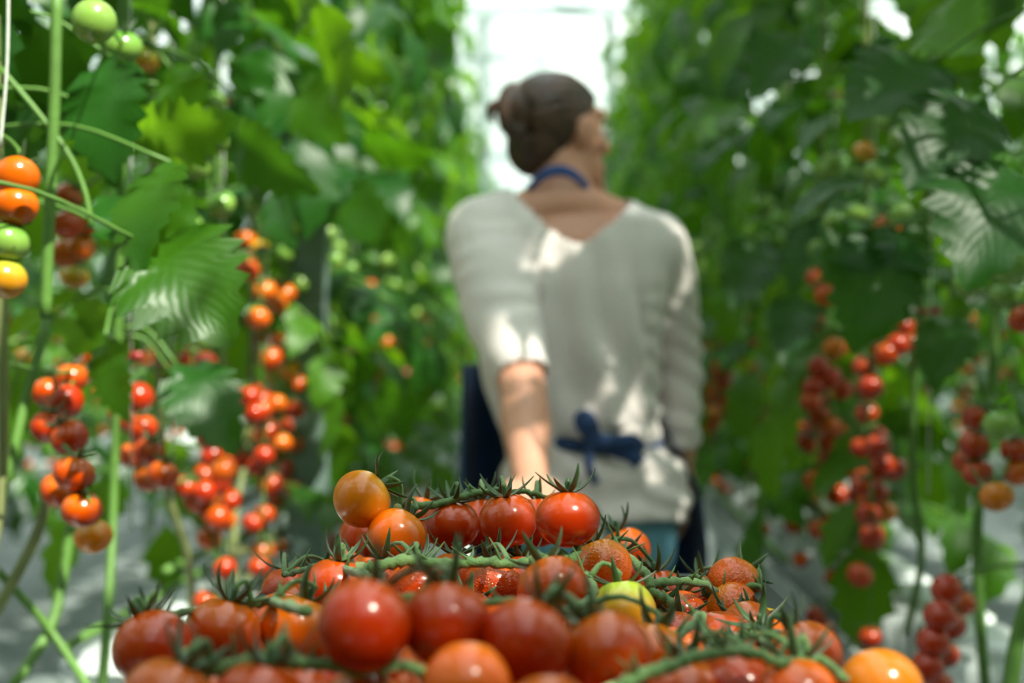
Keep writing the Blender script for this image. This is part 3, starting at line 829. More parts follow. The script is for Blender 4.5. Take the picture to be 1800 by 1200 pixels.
# laid-down lower stems that lean along the gutters
def laid(pts, r, mat, nm='stem'):
    P_ = [at(*p) for p in pts]; pl = nearest_plant(P_[0]); org = pl.location
    mb = MB(); mb.tube([p - org for p in spline(P_, 14)], r, 8); mb.obj(nm, mat, pl)
laid([(85, 560, 1.75), (45, 700, 1.72), (15, 830, 1.7), (-30, 950, 1.7)], 0.0065, M['stem'])
laid([(85, 870, 1.8), (60, 950, 1.8), (-10, 1080, 1.78)], 0.0075, M['stem_pale'])
laid([(130, 880, 1.9), (110, 1020, 1.88), (85, 1110, 1.85), (20, 1210, 1.8)], 0.0075, M['stem'])
laid([(-70, 930, 1.75), (20, 1030, 1.8), (90, 1110, 1.84), (160, 1215, 1.8)], 0.0055, M['stem'])
laid([(470, 920, 3.1), (455, 970, 3.1), (420, 1060, 3.0), (400, 1120, 3.0)], 0.010, M['stem_pale'])
laid([(410, 900, 3.0), (405, 970, 3.0), (370, 1070, 2.95)], 0.009, M['stem_pale'])
laid([(1752, 380, 2.2), (1750, 560, 2.2), (1742, 700, 2.2), (1722, 850, 2.2), (1718, 950, 2.2), (1720, 1050, 2.2), (1735, 1240, 2.2)], 0.009, M['stem'])
laid([(1830, 1000, 1.8), (1790, 1120, 1.8), (1770, 1260, 1.8)], 0.011, M['stem'])
laid([(100, -30, 1.5), (95, 200, 1.5), (85, 420, 1.5), (80, 560, 1.5)], 0.0065, M['stem'])
laid([(15, -30, 1.35), (12, 120, 1.35), (0, 260, 1.35)], 0.0016, M['twine'], 'twine')
laid([(0, 120, 1.5), (60, 190, 1.5), (120, 270, 1.5), (150, 340, 1.5), (160, 400, 1.5)], 0.0032, M['stem'])

# the random leaves that would hang in front of the fruit and leaves set one by one come off
bpy.context.view_layer.update()
KP = np.array(KEEP)
gone = 0
for o in RANDOM_LEAVES:
    pc = o.parent.location + o.location
    if pc.y > 3.4: continue
    n = len(o.data.vertices); a_ = np.empty(n * 3); o.data.vertices.foreach_get('co', a_); a_ = a_.reshape(-1, 3)[::9]
    m_ = np.array(o.parent.matrix_world @ o.matrix_basis)
    wv = a_ @ m_[:3, :3].T + m_[:3, 3] - np.array(CAM)
    dx = wv @ np.array(RX); dy = np.maximum(wv @ np.array(RY), 0.05)
    px_ = 900 + dx / dy * F; py_ = 600 - wv[:, 2] / dy * F
    hit = (np.hypot(px_[:, None] - KP[None, :, 0], py_[:, None] - KP[None, :, 1]) < KP[None, :, 3]) & (dy[:, None] < KP[None, :, 2] + 0.03)
    if hit.sum() > 2: bpy.data.objects.remove(o); gone += 1
print('leaves taken off', gone, 'of', len(RANDOM_LEAVES))

# ------------------------------------------------------------------ the worker
from mathutils import noise
def blob(mb, voxel, smooth, name):
    me = mb.mesh(name + '_raw', [])
    o = link(name + '_raw', me)
    r = o.modifiers.new('r', 'REMESH'); r.mode = 'VOXEL'; r.voxel_size = voxel; r.use_smooth_shade = True
    if smooth:
        s = o.modifiers.new('s', 'SMOOTH'); s.factor = 0.5; s.iterations = smooth
    bpy.context.view_layer.update()
    dg = bpy.context.evaluated_depsgraph_get()
    out = bpy.data.meshes.new_from_object(o.evaluated_get(dg)); out.name = name
    bpy.data.objects.remove(o); bpy.data.meshes.remove(me)
    return out
def P(px, py, d): return at(px, py, d)
def rings(mb, rs, seg=28, cap=True, power=2.4):
    """rs: (px, py, d, rx, ry) stacked super-elliptical rings, rx across the picture, ry in depth"""
    b0 = len(mb.v); n = len(rs)
    for px, py, d, rx, ry in rs:
        c = P(px, py, d)
        for k in range(seg):
            a = 2 * PI * k / seg; ca, sa = math.cos(a), math.sin(a)
            x = math.copysign(abs(ca) ** (2 / power), ca) * rx; y = math.copysign(abs(sa) ** (2 / power), sa) * ry
            mb.v.append(tuple(c + RX * x + RY * y))
    for i in range(n - 1):
        for k in range(seg):
            k2 = (k + 1) % seg
            mb.f.append((b0 + i * seg + k, b0 + (i + 1) * seg + k, b0 + (i + 1) * seg + k2, b0 + i * seg + k2)); mb.m.append(0)
    if cap:
        mb.f.append(tuple(b0 + k for k in range(seg))); mb.m.append(0)
        mb.f.append(tuple(b0 + (n - 1) * seg + k for k in reversed(range(seg)))); mb.m.append(0)
def limb(mb, pts, rad, n=None, flat=1.0):
    n = n or 5 * len(pts)
    P_ = spline(pts, n)
    r_ = np.interp(np.linspace(0, 1, n), np.linspace(0, 1, len(rad)), rad)
    mb.tube(P_, list(r_), 16, flat=flat)
    mb.ell(P_[0], (r_[0],) * 3, nu=14, nv=8); mb.ell(P_[-1], (r_[-1],) * 3, nu=14, nv=8)

person = empty('person', Vector((P(1040, 600, 2.78).x, P(1040, 600, 2.78).y, 0)),
               'person seen from behind in white knit top and navy apron, hair in a small bun', 'person')
PO = person.location.copy()
def child(name, me, mats, solid=0.0, smooth=True):
    if not isinstance(mats, (list, tuple)): mats = [mats]
    me.materials.clear()
    for m in mats: me.materials.append(m)
    me.transform(Matrix.Translation(-PO))
    for p in me.polygons: p.use_smooth = smooth
    o = link(name, me, person)
    if solid:
        s = o.modifiers.new('solid', 'SOLIDIFY'); s.thickness = solid; s.offset = 0
    return o

HC = P(984, 234, 2.76)
hy = math.radians(-60) + YAW
fw = Vector((-math.sin(hy), math.cos(hy), 0)); rt = Vector((math.cos(hy), math.sin(hy), 0))
pit = math.radians(-2)
up = Vector((0, 0, 1)) * math.cos(pit) - fw * math.sin(pit) * -1 * -1
fw = (fw * math.cos(pit) + Vector((0, 0, 1)) * math.sin(pit)).normalized()
up = rt.cross(fw).normalized()
HR = Matrix((rt, fw, up)).transposed()
def H(x, y, z): return HC + HR @ Vector((x, y, z))

bd = MB()
# head
bd.ell(H(0, -0.012, 0.018), (0.073, 0.092, 0.092), HR)
bd.ell(H(0, 0.030, -0.012), (0.060, 0.058, 0.080), HR)
bd.ell(H(0, 0.045, -0.066), (0.053, 0.052, 0.050), HR)
bd.ell(H(0, 0.086, -0.100), (0.024, 0.020, 0.021), HR)
bd.ell(H(0, 0.070, 0.038), (0.050, 0.022, 0.020), HR)
for s in (-1, 1):
    bd.ell(H(s * 0.036, 0.066, -0.020), (0.022, 0.020, 0.018), HR)
    bd.ell(H(s * 0.052, 0.008, -0.060), (0.010, 0.030, 0.026), HR)
    bd.ell(H(s * 0.086, 0.006, -0.006), (0.009, 0.020, 0.034), HR @ Matrix.Rotation(s * -0.35, 3, 'Z'))
    bd.ell(H(s * 0.078, 0.008, -0.030), (0.007, 0.011, 0.014), HR)
bd.tube([H(0, 0.082, 0.022), H(0, 0.100, -0.004), H(0, 0.110, -0.020)], [0.007, 0.009, 0.012], 10)
bd.ell(H(0, 0.104, -0.024), (0.016, 0.012, 0.010), HR)
bd.ell(H(0, 0.088, -0.050), (0.024, 0.010, 0.006), HR); bd.ell(H(0, 0.086, -0.061), (0.021, 0.010, 0.007), HR)
# neck and shoulders
limb(bd, [H(0, -0.020, -0.02), P(984, 300, 2.735), P(990, 365, 2.735)], [0.054, 0.055, 0.062])
limb(bd, [P(985, 362, 2.71), P(915, 385, 2.70), P(850, 402, 2.68)], [0.056, 0.050, 0.055])
limb(bd, [P(1000, 365, 2.71), P(1080, 395, 2.73), P(1155, 425, 2.76)], [0.056, 0.050, 0.055])
bd.ell(P(990, 360, 2.715), (0.07, 0.042, 0.04))
rings(bd, [(1000, 385, 2.715, 0.13, 0.060), (1000, 425, 2.715, 0.165, 0.085), (1000, 500, 2.72, 0.165, 0.098), (1002, 600, 2.735, 0.150, 0.100),
           (1012, 700, 2.74, 0.128, 0.092), (1025, 770, 2.745, 0.122, 0.090), (1040, 840, 2.75, 0.140, 0.10), (1045, 930, 2.75, 0.150, 0.105), (1045, 990, 2.75, 0.13, 0.09)])
# legs and feet
footL = Vector((PO.x - 0.10, PO.y - 0.14, 0.0)); footR = Vector((PO.x + 0.08, PO.y + 0.16, 0.0))
hipL = P(985, 950, 2.75); hipR = P(1105, 950, 2.75)
kneeL = (hipL + footL) / 2 + Vector((0, 0.05, 0.02)); kneeR = (hipR + footR) / 2 + Vector((0, 0.04, 0.04))
for hp, kn, ft in ((hipL, kneeL, footL), (hipR, kneeR, footR)):
    limb(bd, [hp, kn, ft + Vector((0, 0, 0.09))], [0.078, 0.052, 0.036])
    limb(bd, [ft + Vector((0, 0, 0.06)), ft + Vector((0.01, 0.12, 0.03))], [0.034, 0.026])
# left arm reaching back to the trolley handle
shL, elL, wrL = P(850, 408, 2.68), P(915, 668, 2.44), P(932, 840, 2.24)
HANDLE = Vector((P(935, 880, 2.17).x, P(935, 880, 2.17).y, 0.905))
limb(bd, [shL, (shL + elL) / 2 + Vector((-.008, 0, 0)), elL, elL * .55 + wrL * .45 + Vector((0.002, 0, 0)), wrL], [0.056, 0.048, 0.041, 0.043, 0.029])
palm = HANDLE + Vector((0, 0.028, 0.030))
limb(bd, [wrL, wrL * .4 + palm * .6, palm], [0.028, 0.030, 0.030], flat=0.75)
for i, (dx, ln) in enumerate(((-0.034, .92), (-0.012, 1.0), (0.011, .97), (0.032, .8))):
    k = palm + RX * dx
    bd.tube(spline([k + Vector((0, 0, 0.0)), k + Vector((0, -0.034, 0.006)) * ln, k + Vector((0, -0.058, -0.020)) * ln, k + Vector((0, -0.050, -0.052)) * ln, k + Vector((0, -0.026, -0.062)) * ln], 14), [0.0098] * 4 + [0.0088] * 6 + [0.0078] * 4, 8)
bd.tube(spline([palm + RX * -0.030 + Vector((0, 0.012, 0)), palm + RX * -0.040 + Vector((0, 0.0, -0.030)), palm + RX * -0.020 + Vector((0, -0.022, -0.062))], 8), [0.012, 0.012, 0.011, 0.011, 0.010, 0.010, 0.009, 0.008], 8)
# right arm hanging, hand forward at the hip
shR, elR, wrR = P(1158, 430, 2.77), P(1192, 620, 2.84), P(1198, 800, 2.82)
limb(bd, [shR, (shR + elR) / 2, elR, (elR + wrR) / 2, wrR], [0.056, 0.047, 0.041, 0.038, 0.028])
pr = P(1200, 860, 2.83)
limb(bd, [wrR, pr], [0.027, 0.033], flat=0.6)
for i, (dy, ln) in enumerate(((-0.03, .85), (-0.01, 1.0), (0.011, .97), (0.032, .85))):
    k = pr + RY * dy + Vector((0, 0, -0.025))
    bd.tube(spline([k, k + Vector((0.002, 0.003, -0.035)) * ln, k + Vector((-0.008, 0.006, -0.062)) * ln, k + Vector((-0.022, 0.006, -0.080)) * ln], 10), [0.0092] * 5 + [0.008] * 5, 8)
bd.tube(spline([pr + RY * 0.02, pr + RY * 0.045 + Vector((-.01, 0, -.025)), pr + RY * 0.048 + Vector((-.014, 0, -.055))], 8), 0.0095, 8)
body = child('body', blob(bd, 0.0055, 5, 'body'), M['skin'])
for s in (-1, 1):
    e = MB(); e.ell(H(s * 0.031, 0.079, 0.004), (0.0125, 0.0125, 0.0125)); child('eye', e.mesh('eye', M['eye']), M['eye'])
    e = MB(); e.tube(spline([H(s * 0.014, 0.093, 0.024), H(s * 0.032, 0.093, 0.029), H(s * 0.050, 0.080, 0.022)], 8), [0.002, .003, .003, .003, .003, .003, .002, .001], 6); child('eyebrow', e.mesh('eyebrow', M['hair']), M['hair'])

# hair: scalp cap swept back to a bun
hb = MB()
hb.ell(H(0, -0.016, 0.020), (0.079, 0.101, 0.096), HR, 48, 32)
hb.ell(H(0, -0.050, -0.030), (0.064, 0.055, 0.060), HR, 32, 20)
hb.ell(H(-0.01, -0.055, 0.03), (0.062, 0.062, 0.066), HR, 32, 20)
hm = blob(hb, 0.004, 4, 'hair')
bm = bmesh.new(); bm.from_mesh(hm)
HRi = HR.inverted()
dele = []
for v in bm.verts:
    q = HRi @ (v.co - HC)
    lim = -0.006 + 0.85 * q.z if q.z > 0 else -0.006 + 0.45 * q.z
    if q.y > lim or q.z < -0.098: dele.append(v)
    else:
        # comb grooves running back to the bun
        t = Vector((q.x, q.y + 0.12, q.z - 0.03)); a = math.atan2(q.x, q.z + 0.02 + 0.0 * t.z)
        v.co += (v.co - HC).normalized() * (math.sin(a * 34 + 2 * noise.noise(q * 30)) * 0.0012 + noise.noise(q * 40) * 0.002)
bmesh.ops.delete(bm, geom=dele, context='VERTS')
bm.to_mesh(hm); bm.free()
child('hair', hm, M['hair'], 0.004)
bn = MB()
BC = P(908, 196, 2.66)
bn.ell(BC, (0.026, 0.030, 0.042)); 
bn.tube(spline([BC + RX * 0.02 + Vector((0, 0, 0.02)), BC + RX * -0.004 + Vector((0, 0, 0.042)), BC + RX * -0.022 + Vector((0, -0.01, 0.016)), BC + RX * -0.016 + Vector((0, -0.015, -0.03)), BC + RX * 0.012 + Vector((0, -0.01, -0.044))], 16), 0.016, 12)
bn.tube(spline([P(930, 235, 2.68), P(925, 260, 2.69), P(940, 285, 2.70)], 8), [.022, .022, .021, .02, .018, .016, .014, .01], 12)
child('hair_bun', blob(bn, 0.004, 3, 'hair_bun'), M['hair'])
tl = MB(); tl.tube(spline([P(890, 190, 2.66), P(872, 186, 2.66), P(862, 198, 2.66), P(868, 217, 2.655)], 12), [.009, .011, .012, .013, .013, .012, .011, .010, .008, .007, .005, .002], 10)
child('hair_tail', tl.mesh('hair_tail', M['hair']), M['hair'])
el = MB(); el.tube([P(886, 188, 2.66) + Vector((0, math.cos(a) * .012, math.sin(a) * .013)) for a in [i * PI / 8 for i in range(17)]], 0.007, 8)
child('hair_tie', el.mesh('hair_tie', M['elastic']), M['elastic'])

# knit top
sh = MB()
rings(sh, [(1000, 352, 2.71, 0.120, 0.055), (998, 385, 2.70, 0.175, 0.085), (1000, 430, 2.71, 0.186, 0.108), (1000, 500, 2.715, 0.186, 0.122), (998, 600, 2.73, 0.178, 0.126),
           (1002, 680, 2.74, 0.170, 0.128), (1012, 740, 2.745, 0.160, 0.128), (1026, 775, 2.75, 0.143, 0.112), (1040, 815, 2.75, 0.172, 0.128), (1052, 865, 2.75, 0.178, 0.134), (1052, 912, 2.75, 0.170, 0.132)], 40)
limb(sh, [P(960, 380, 2.70), P(900, 392, 2.69), P(850, 412, 2.66)], [0.062, 0.064, 0.070])
limb(sh, [P(850, 412, 2.66), P(866, 480, 2.60), P(888, 570, 2.53), P(913, 645, 2.455)], [0.072, 0.074, 0.066, 0.050])
limb(sh, [P(1020, 385, 2.715), P(1090, 408, 2.73), P(1148, 436, 2.76)], [0.060, 0.062, 0.066])
limb(sh, [P(1148, 436, 2.76), P(1172, 520, 2.80), P(1188, 620, 2.83), P(1192, 775, 2.82)], [0.070, 0.060, 0.051, 0.042])
sm = blob(sh, 0.0075, 5, 'knit_top')
bm = bmesh.new(); bm.from_mesh(sm); bm.normal_update()
dele = []
armdir = (P(913, 645, 2.455) - P(850, 412, 2.66)).normalized(); armo = P(850, 412, 2.66)
inv = Matrix((RX, RY, Vector((0, 0, 1))))
for v in bm.verts:
    c = inv @ (v.co - CAM); X, Y, Z = c
    # neckline: a deep V at the back, shallow in front
    px = 900 + X / 2.66 * F; py = 600 - Z / 2.66 * F
    back = Y < 2.70
    if back: line = 430 - 95 * (abs(px - 1012) / 107) ** 1.35 if px < 1012 else 430 - 70 * (abs(px - 1012) / 91) ** 1.35
    else: line = 340 + (1 - ((px - 1005) / 100) ** 2) * 50
    if 900 < px < 1108 and py < line: dele.append(v); continue
    hem = py > 918 + 10 * math.sin(px * 0.02) and Y < 3
    la = (v.co - armo).dot(armdir); ra = ((v.co - armo) - armdir * la).length
    pxy = 900 + X / Y * F; pyy = 600 - Z / Y * F
    n_ = v.normal
    f_ = 0.0
    if ra < 0.085 and -0.02 < la < 0.4 and X < 0.05:
        f_ += 0.0042 * math.sin(la * 95 + 9 * noise.noise(v.co * 7)) * (0.3 + la * 2) * (0.5 + noise.noise(v.co * 11 + Vector((3, 1, 2))))
    if pxy > 1130:
        f_ += 0.0045 * math.sin((Z + 0.5 * X) * 125 + 4 * noise.noise(v.co * 8)) * min(1, max(0, (pyy - 470) / 150))
    elif pyy < 750 and ra > 0.085:
        u = X - 0.045
        # long soft folds falling from the shoulders to the waist
        f_ += 0.0095 * math.sin(u * 75 + Z * 16 + 3.0 * noise.noise(v.co * 5)) * min(1, (pyy - 380) / 200 if pyy > 380 else 0)
        f_ += 0.014 * noise.noise(Vector((X * 14, Y * 8, Z * 6)))
    elif pyy >= 750:
        f_ += 0.006 * math.sin(Z * 85 + X * 22 + 4 * noise.noise(v.co * 7)) + 0.004 * noise.noise(v.co * 25)
    f_ += 0.003 * noise.noise(v.co * 16)
    v.co += n_ * f_
bmesh.ops.delete(bm, geom=dele, context='VERTS')
# open the hem and the cuffs
cut = []
for f in bm.faces:
    c = inv @ (f.calc_center_median() - CAM); pyy = 600 - c.z / c.y * F; pxy = 900 + c.x / c.y * F
    if pyy > 915 and c.x > -0.1: cut.append(f)
    la = (f.calc_center_median() - armo).dot(armdir)
    if la > (P(913, 645, 2.455) - armo).length + 0.018 and c.x < 0.06 and ((f.calc_center_median() - armo) - armdir * la).length < 0.075 and c.y < 2.56: cut.append(f)
    if pxy > 1140 and 806 > pyy > 788 and c.y > 2.0 and abs((f.calc_center_median() - P(1192, 775, 2.82)).xy.length) < 0.05: cut.append(f)
bmesh.ops.delete(bm, geom=list(set(cut)), context='FACES')
bm.to_mesh(sm); bm.free()
child('knit_top', sm, M['shirt'], 0.004)

# jeans and shoes
jb = MB()
rings(jb, [(1040, 850, 2.75, 0.148, 0.108), (1046, 920, 2.75, 0.160, 0.118), (1046, 1000, 2.75, 0.148, 0.108)], 28)
for hp, kn, ft in ((hipL, kneeL, footL), (hipR, kneeR, footR)):
    limb(jb, [hp, kn, ft + Vector((0, 0, 0.11))], [0.090, 0.064, 0.056])
jm = blob(jb, 0.009, 4, 'jeans')
for v in jm.vertices:
    v.co += v.normal * (0.004 * math.sin(v.co.z * 60 + 4 * noise.noise(v.co * 6)) + 0.003 * noise.noise(v.co * 14))
child('jeans', jm, M['denim'])
for ft in (footL, footR):
    s = MB(); s.ell(ft + Vector((0, -0.01, 0.055)), (0.042, 0.050, 0.05)); s.tube([ft + Vector((0, -0.03, 0.045)), ft + Vector((0.005, 0.08, 0.042)), ft + Vector((0.010, 0.16, 0.036))], [0.043, 0.046, 0.034], 14)
    s.box(tuple(ft + Vector((0.004, 0.06, 0.012))), (0.085, 0.26, 0.022))
    child('shoe', blob(s, 0.006, 3, 'shoe'), M['shoe'])

# apron: neck strap, bib and skirt in front, ties and a bow behind
def sheet(rs, a0, a1, n, name, wob=0.0):
    mb = MB(); m_ = len(rs)
    for px, py, d, rx, ry in rs:
        c = P(px, py, d)
        for k in range(n + 1):
            a = a0 + (a1 - a0) * k / n
            wv = 1 + wob * math.sin(a * 7 + py * 0.004)
            mb.v.append(tuple(c + RX * math.cos(a) * rx * wv + RY * math.sin(a) * ry * wv))
    for i in range(m_ - 1):
        for k in range(n):
            a = i * (n + 1) + k
            mb.f.append((a, a + 1, a + n + 2, a + n + 1)); mb.m.append(0)
    return mb.mesh(name, [])
child('apron_skirt', sheet([(960, 640, 2.80, 0.165, 0.12), (975, 700, 2.80, 0.181, 0.14), (995, 775, 2.80, 0.206, 0.15), (1018, 860, 2.80, 0.234, 0.17), (1030, 950, 2.80, 0.236, 0.18), (1034, 1100, 2.80, 0.24, 0.19), (1034, 1180, 2.80, 0.245, 0.20)], math.radians(-14), math.radians(198), 44, 'apron_skirt', 0.02), M['navy'], 0.003)
child('apron_bib', sheet([(1000, 440, 2.75, 0.15, 0.125), (1000, 520, 2.76, 0.18, 0.135), (1000, 600, 2.77, 0.19, 0.14), (1000, 690, 2.78, 0.205, 0.145)], math.radians(35), math.radians(145), 20, 'apron_bib'), M['navy'], 0.003)
ns = MB()
nc = P(980, 318, 2.722)
path = []
for i in range(25):
    a = math.radians(-160 + 140 * i / 24 - 0) 
    path.append(nc + RX * math.cos(a) * 0.066 + RY * math.sin(a) * 0.070 + Vector((0, 0, 0.012 - 0.045 * abs(math.cos(a)) ** 2)))
path = [P(1000 - 90, 440, 2.85)] + [P(925, 350, 2.76)] + path + [P(1062, 352, 2.78)] + [P(1080, 440, 2.87)]
for i in range(len(path) - 1):
    pass
b0 = 0
for i, p in enumerate(path):
    q = (p - nc); q.z = 0; q.normalize()
    for h, o_ in ((-0.010, 0), (0.010, 0), (0.010, 0.002), (-0.010, 0.002)):
        ns.v.append(tuple(p + Vector((0, 0, h)) + q * o_))
for i in range(len(path) - 1):
    for k in range(4):
        k2 = (k + 1) % 4
        ns.f.append((i * 4 + k, i * 4 + k2, i * 4 + 4 + k2, i * 4 + 4 + k)); ns.m.append(0)
child('neck_strap', ns.mesh('neck_strap', M['strap']), M['strap'])
tie = MB()
def ribbon(mb, pts, w_, n=20, th=0.0022):
    P_ = spline(pts, n); b0 = len(mb.v)
    for i, p in enumerate(P_):
        t = (P_[min(i + 1, n - 1)] - P_[max(i - 1, 0)]).normalized()
        nrm = RY - t * RY.dot(t)
        nrm = nrm.normalized() if nrm.length > 0.2 else t.orthogonal()
        s = t.cross(nrm).normalized() * w_ / 2; q = nrm * th / 2
        for sg, so in ((-1, -1), (1, -1), (1, 1), (-1, 1)): mb.v.append(tuple(p + s * sg + q * so))
    for i in range(n - 1):
        for k in range(4):
            k2 = (k + 1) % 4
            mb.f.append((b0 + i * 4 + k, b0 + i * 4 + k2, b0 + i * 4 + 4 + k2, b0 + i * 4 + 4 + k)); mb.m.append(0)
wp = []
for i in range(30):
    a = math.radians(-195 + 210 * i / 29)
    c = P(1026, 777, 2.75)
    wp.append(c + RX * math.cos(a) * 0.150 + RY * math.sin(a) * 0.122 + Vector((0, 0, 0.010 * math.sin(a * 2))))
b0 = len(tie.v)
for p in wp:
    q = p - P(1026, 777, 2.75); q.z = 0; q.normalize()
    for h, o_ in ((-.012, 0), (.012, 0), (.012, .003), (-.012, .003)): tie.v.append(tuple(p + Vector((0, 0, h)) + q * o_))
for i in range(len(wp) - 1):
    for k in range(4):
        k2 = (k + 1) % 4
        tie.f.append((b0 + i * 4 + k, b0 + i * 4 + k2, b0 + i * 4 + 4 + k2, b0 + i * 4 + 4 + k)); tie.m.append(0)
child('apron_tie', tie.mesh('apron_tie', M['navy']), M['navy'])
bo = MB()
D0 = 2.618
bo.ell(P(1042, 772, D0), (0.017, 0.010, 0.017))
ribbon(bo, [P(1042, 770, D0), P(1028, 752, D0 - .02), P(1022, 736, D0 - .02), P(1034, 736, D0 - .01), P(1044, 768, D0)], 0.026, 22)
ribbon(bo, [P(1042, 772, D0), P(1075, 776, D0 - .02), P(1108, 774, D0 - .015), P(1122, 785, D0 - .01), P(1095, 795, D0 - .005), P(1046, 776, D0)], 0.024, 26)
ribbon(bo, [P(1044, 774, D0), P(1080, 790, D0 - .008), P(1108, 800, D0 - .01), P(1126, 814, D0 - .01)], 0.026, 14)
ribbon(bo, [P(1040, 776, D0), P(1034, 800, D0 - .006), P(1038, 826, D0 - .008), P(1048, 850, D0 - .006)], 0.012, 14)
child('apron_bow', bo.mesh('apron_bow', M['navy']), M['navy'], 0.003)

# ------------------------------------------------------------------ trolley and crate
TY = 0.5
def rotz(v): return RX * v[0] + RY * v[1] + Vector((0, 0, v[2]))
tro = empty('picking_trolley', (0, 0, 0), 'steel picking trolley carrying the crate, gripped by the person behind', 'trolley', rz=YAW)
d_ = MB(); d_.box((0.01, 1.22, 0.30), (0.46, 1.60, 0.03)); d_.obj('deck', M['deck'], tro, False)
h_ = MB()
hl = Matrix.Rotation(-YAW, 3, 'Z') @ HANDLE
h_.tube(spline([(hl.x - 0.10, 2.0, 0.315), (hl.x - 0.10, 2.03, 0.60), (hl.x - 0.10, hl.y, 0.87), (hl.x - 0.07, hl.y, 0.903), (hl.x, hl.y, 0.905), (hl.x + 0.07, hl.y, 0.903), (hl.x + 0.10, hl.y, 0.87), (hl.x + 0.10, 2.03, 0.60), (hl.x + 0.10, 2.0, 0.315)], 60), 0.012, 10)
h_.obj('push_handle', M['deck'], tro)
for x in (-0.19, 0.21):
    for y in (0.55, 1.9):
        f = MB(); f.box((x, y, 0.235), (0.05, 0.07, 0.10)); f.obj('fork', M['steel'], tro, False)
        wl_ = MB(); wl_.tube([(x - 0.018, y, 0.166), (x + 0.018, y, 0.166)], 0.060, 20); wl_.obj('wheel', M['rubber'], tro)
def crate(cx, cy, z, w_, l_, h_, lab):
    r = empty('harvest_crate', Matrix.Rotation(YAW, 3, 'Z') @ Vector((cx, cy, z)), lab, 'crate', rz=YAW)
    b = MB(); b.box((0, 0, 0.006), (w_, l_, 0.012)); b.obj('bottom', M['crate'], r, False)
    for nm, c, s in (('end_wall', (0, -l_ / 2, h_ / 2), (w_, 0.012, h_)), ('end_wall', (0, l_ / 2, h_ / 2), (w_, 0.012, h_)),
                     ('side_wall', (-w_ / 2, 0, h_ / 2), (0.012, l_, h_)), ('side_wall', (w_ / 2, 0, h_ / 2), (0.012, l_, h_))):
        p = MB(); p.box(c, (s[0], s[1], s[2]))
        out = Vector((c[0], c[1], 0)).normalized()
        al = Vector((0, 1, 0)) if abs(out.x) > .5 else Vector((1, 0, 0)); L_ = max(s[0], s[1])
        for zz in (0.012, h_ * 0.5, h_ - 0.010):
            p.beam(Vector((c[0], c[1], zz)) + out * 0.010 - al * L_ / 2, Vector((c[0], c[1], zz)) + out * 0.010 + al * L_ / 2, 0.012, 0.016)
        n = int(L_ / 0.06)
        for i in range(n + 1):
            q = Vector((c[0], c[1], 0)) + out * 0.009 + al * (i / n - 0.5) * (L_ - 0.012)
            p.beam(q + Vector((0, 0, 0.01)), q + Vector((0, 0, h_ - 0.01)), 0.006, 0.008)
        p.obj(nm, M['crate'], r, False)
    return r
CW, CL = 0.37, 0.62
crate(0.005, 0.87, 0.3155, CW, CL, 0.203, 'lowest black crate, on the trolley deck under the tomato crate')
crate(0.005, 0.87, 0.5205, CW, CL, 0.203, 'middle black crate between the trolley crates')
crate(0.005, 0.87, 0.7255, CW, CL, 0.203, 'uppermost deep black crate, right under the shallow tray')
crate(0.005, 0.87, 0.9305, CW, CL, 0.036, 'shallow black tray that holds the heaped tomatoes')

# ------------------------------------------------------------------ the heap of tomatoes
FM = {}
def fruit_mesh(key, lob, sq):
    k = (key, lob, sq)
    if k not in FM:
        mb = MB(); tomato_profile(48, 28, mb, sq=sq, lobes=lob); FM[k] = mb.mesh('tomato', M[key])
    return FM[k]
rc = random.Random(21)
CAL = []
for k in range(6):
    mb = MB(); calyx_geo(mb, rc, 0.021, rc.choice((5, 5, 6)), 7, rc.uniform(0.7, 1.15), long=1.05)
    mb.tube([(0, 0, 0.0155), (0.0004, 0, 0.0190), (0, 0.0006, 0.0235), (0, 0, 0.0270)], [0.0022, 0.0014, 0.0022, 0.0016], 8)
    CAL.append(mb.mesh('calyx', M['calyx']))
def ctoz(v):  # camera-frame vector -> world
    return (RX * v[0] + RY * v[1] + Vector((0, 0, v[2]))).normalized()
ALLT = []
def fruit(spec, parent, org, rr, cal=True):
    px, py, r, key, ax = spec[:5]
    sq = spec[5] if len(spec) > 5 else 0.94
    Rm = spec[6] if len(spec) > 6 else 0.021
    d = Rm * F / r
    c = at(px, py, d); up = ctoz(ax)
    o = link('tomato', fruit_mesh(key, rr.choice((0.0, 0.015, 0.03)), sq), parent)
    o.location = c - org; s = Rm / 0.021; o.scale = (s, s, s)
    q = Vector((0, 0, 1)).rotation_difference(up); o.rotation_mode = 'QUATERNION'
    o.rotation_quaternion = q @ Quaternion((0, 0, 1), rr.uniform(0, 6.28))
    if cal:
        k = link('calyx', rr.choice(CAL), o)
    ALLT.append((c, Rm))
    return o, c, up, Rm
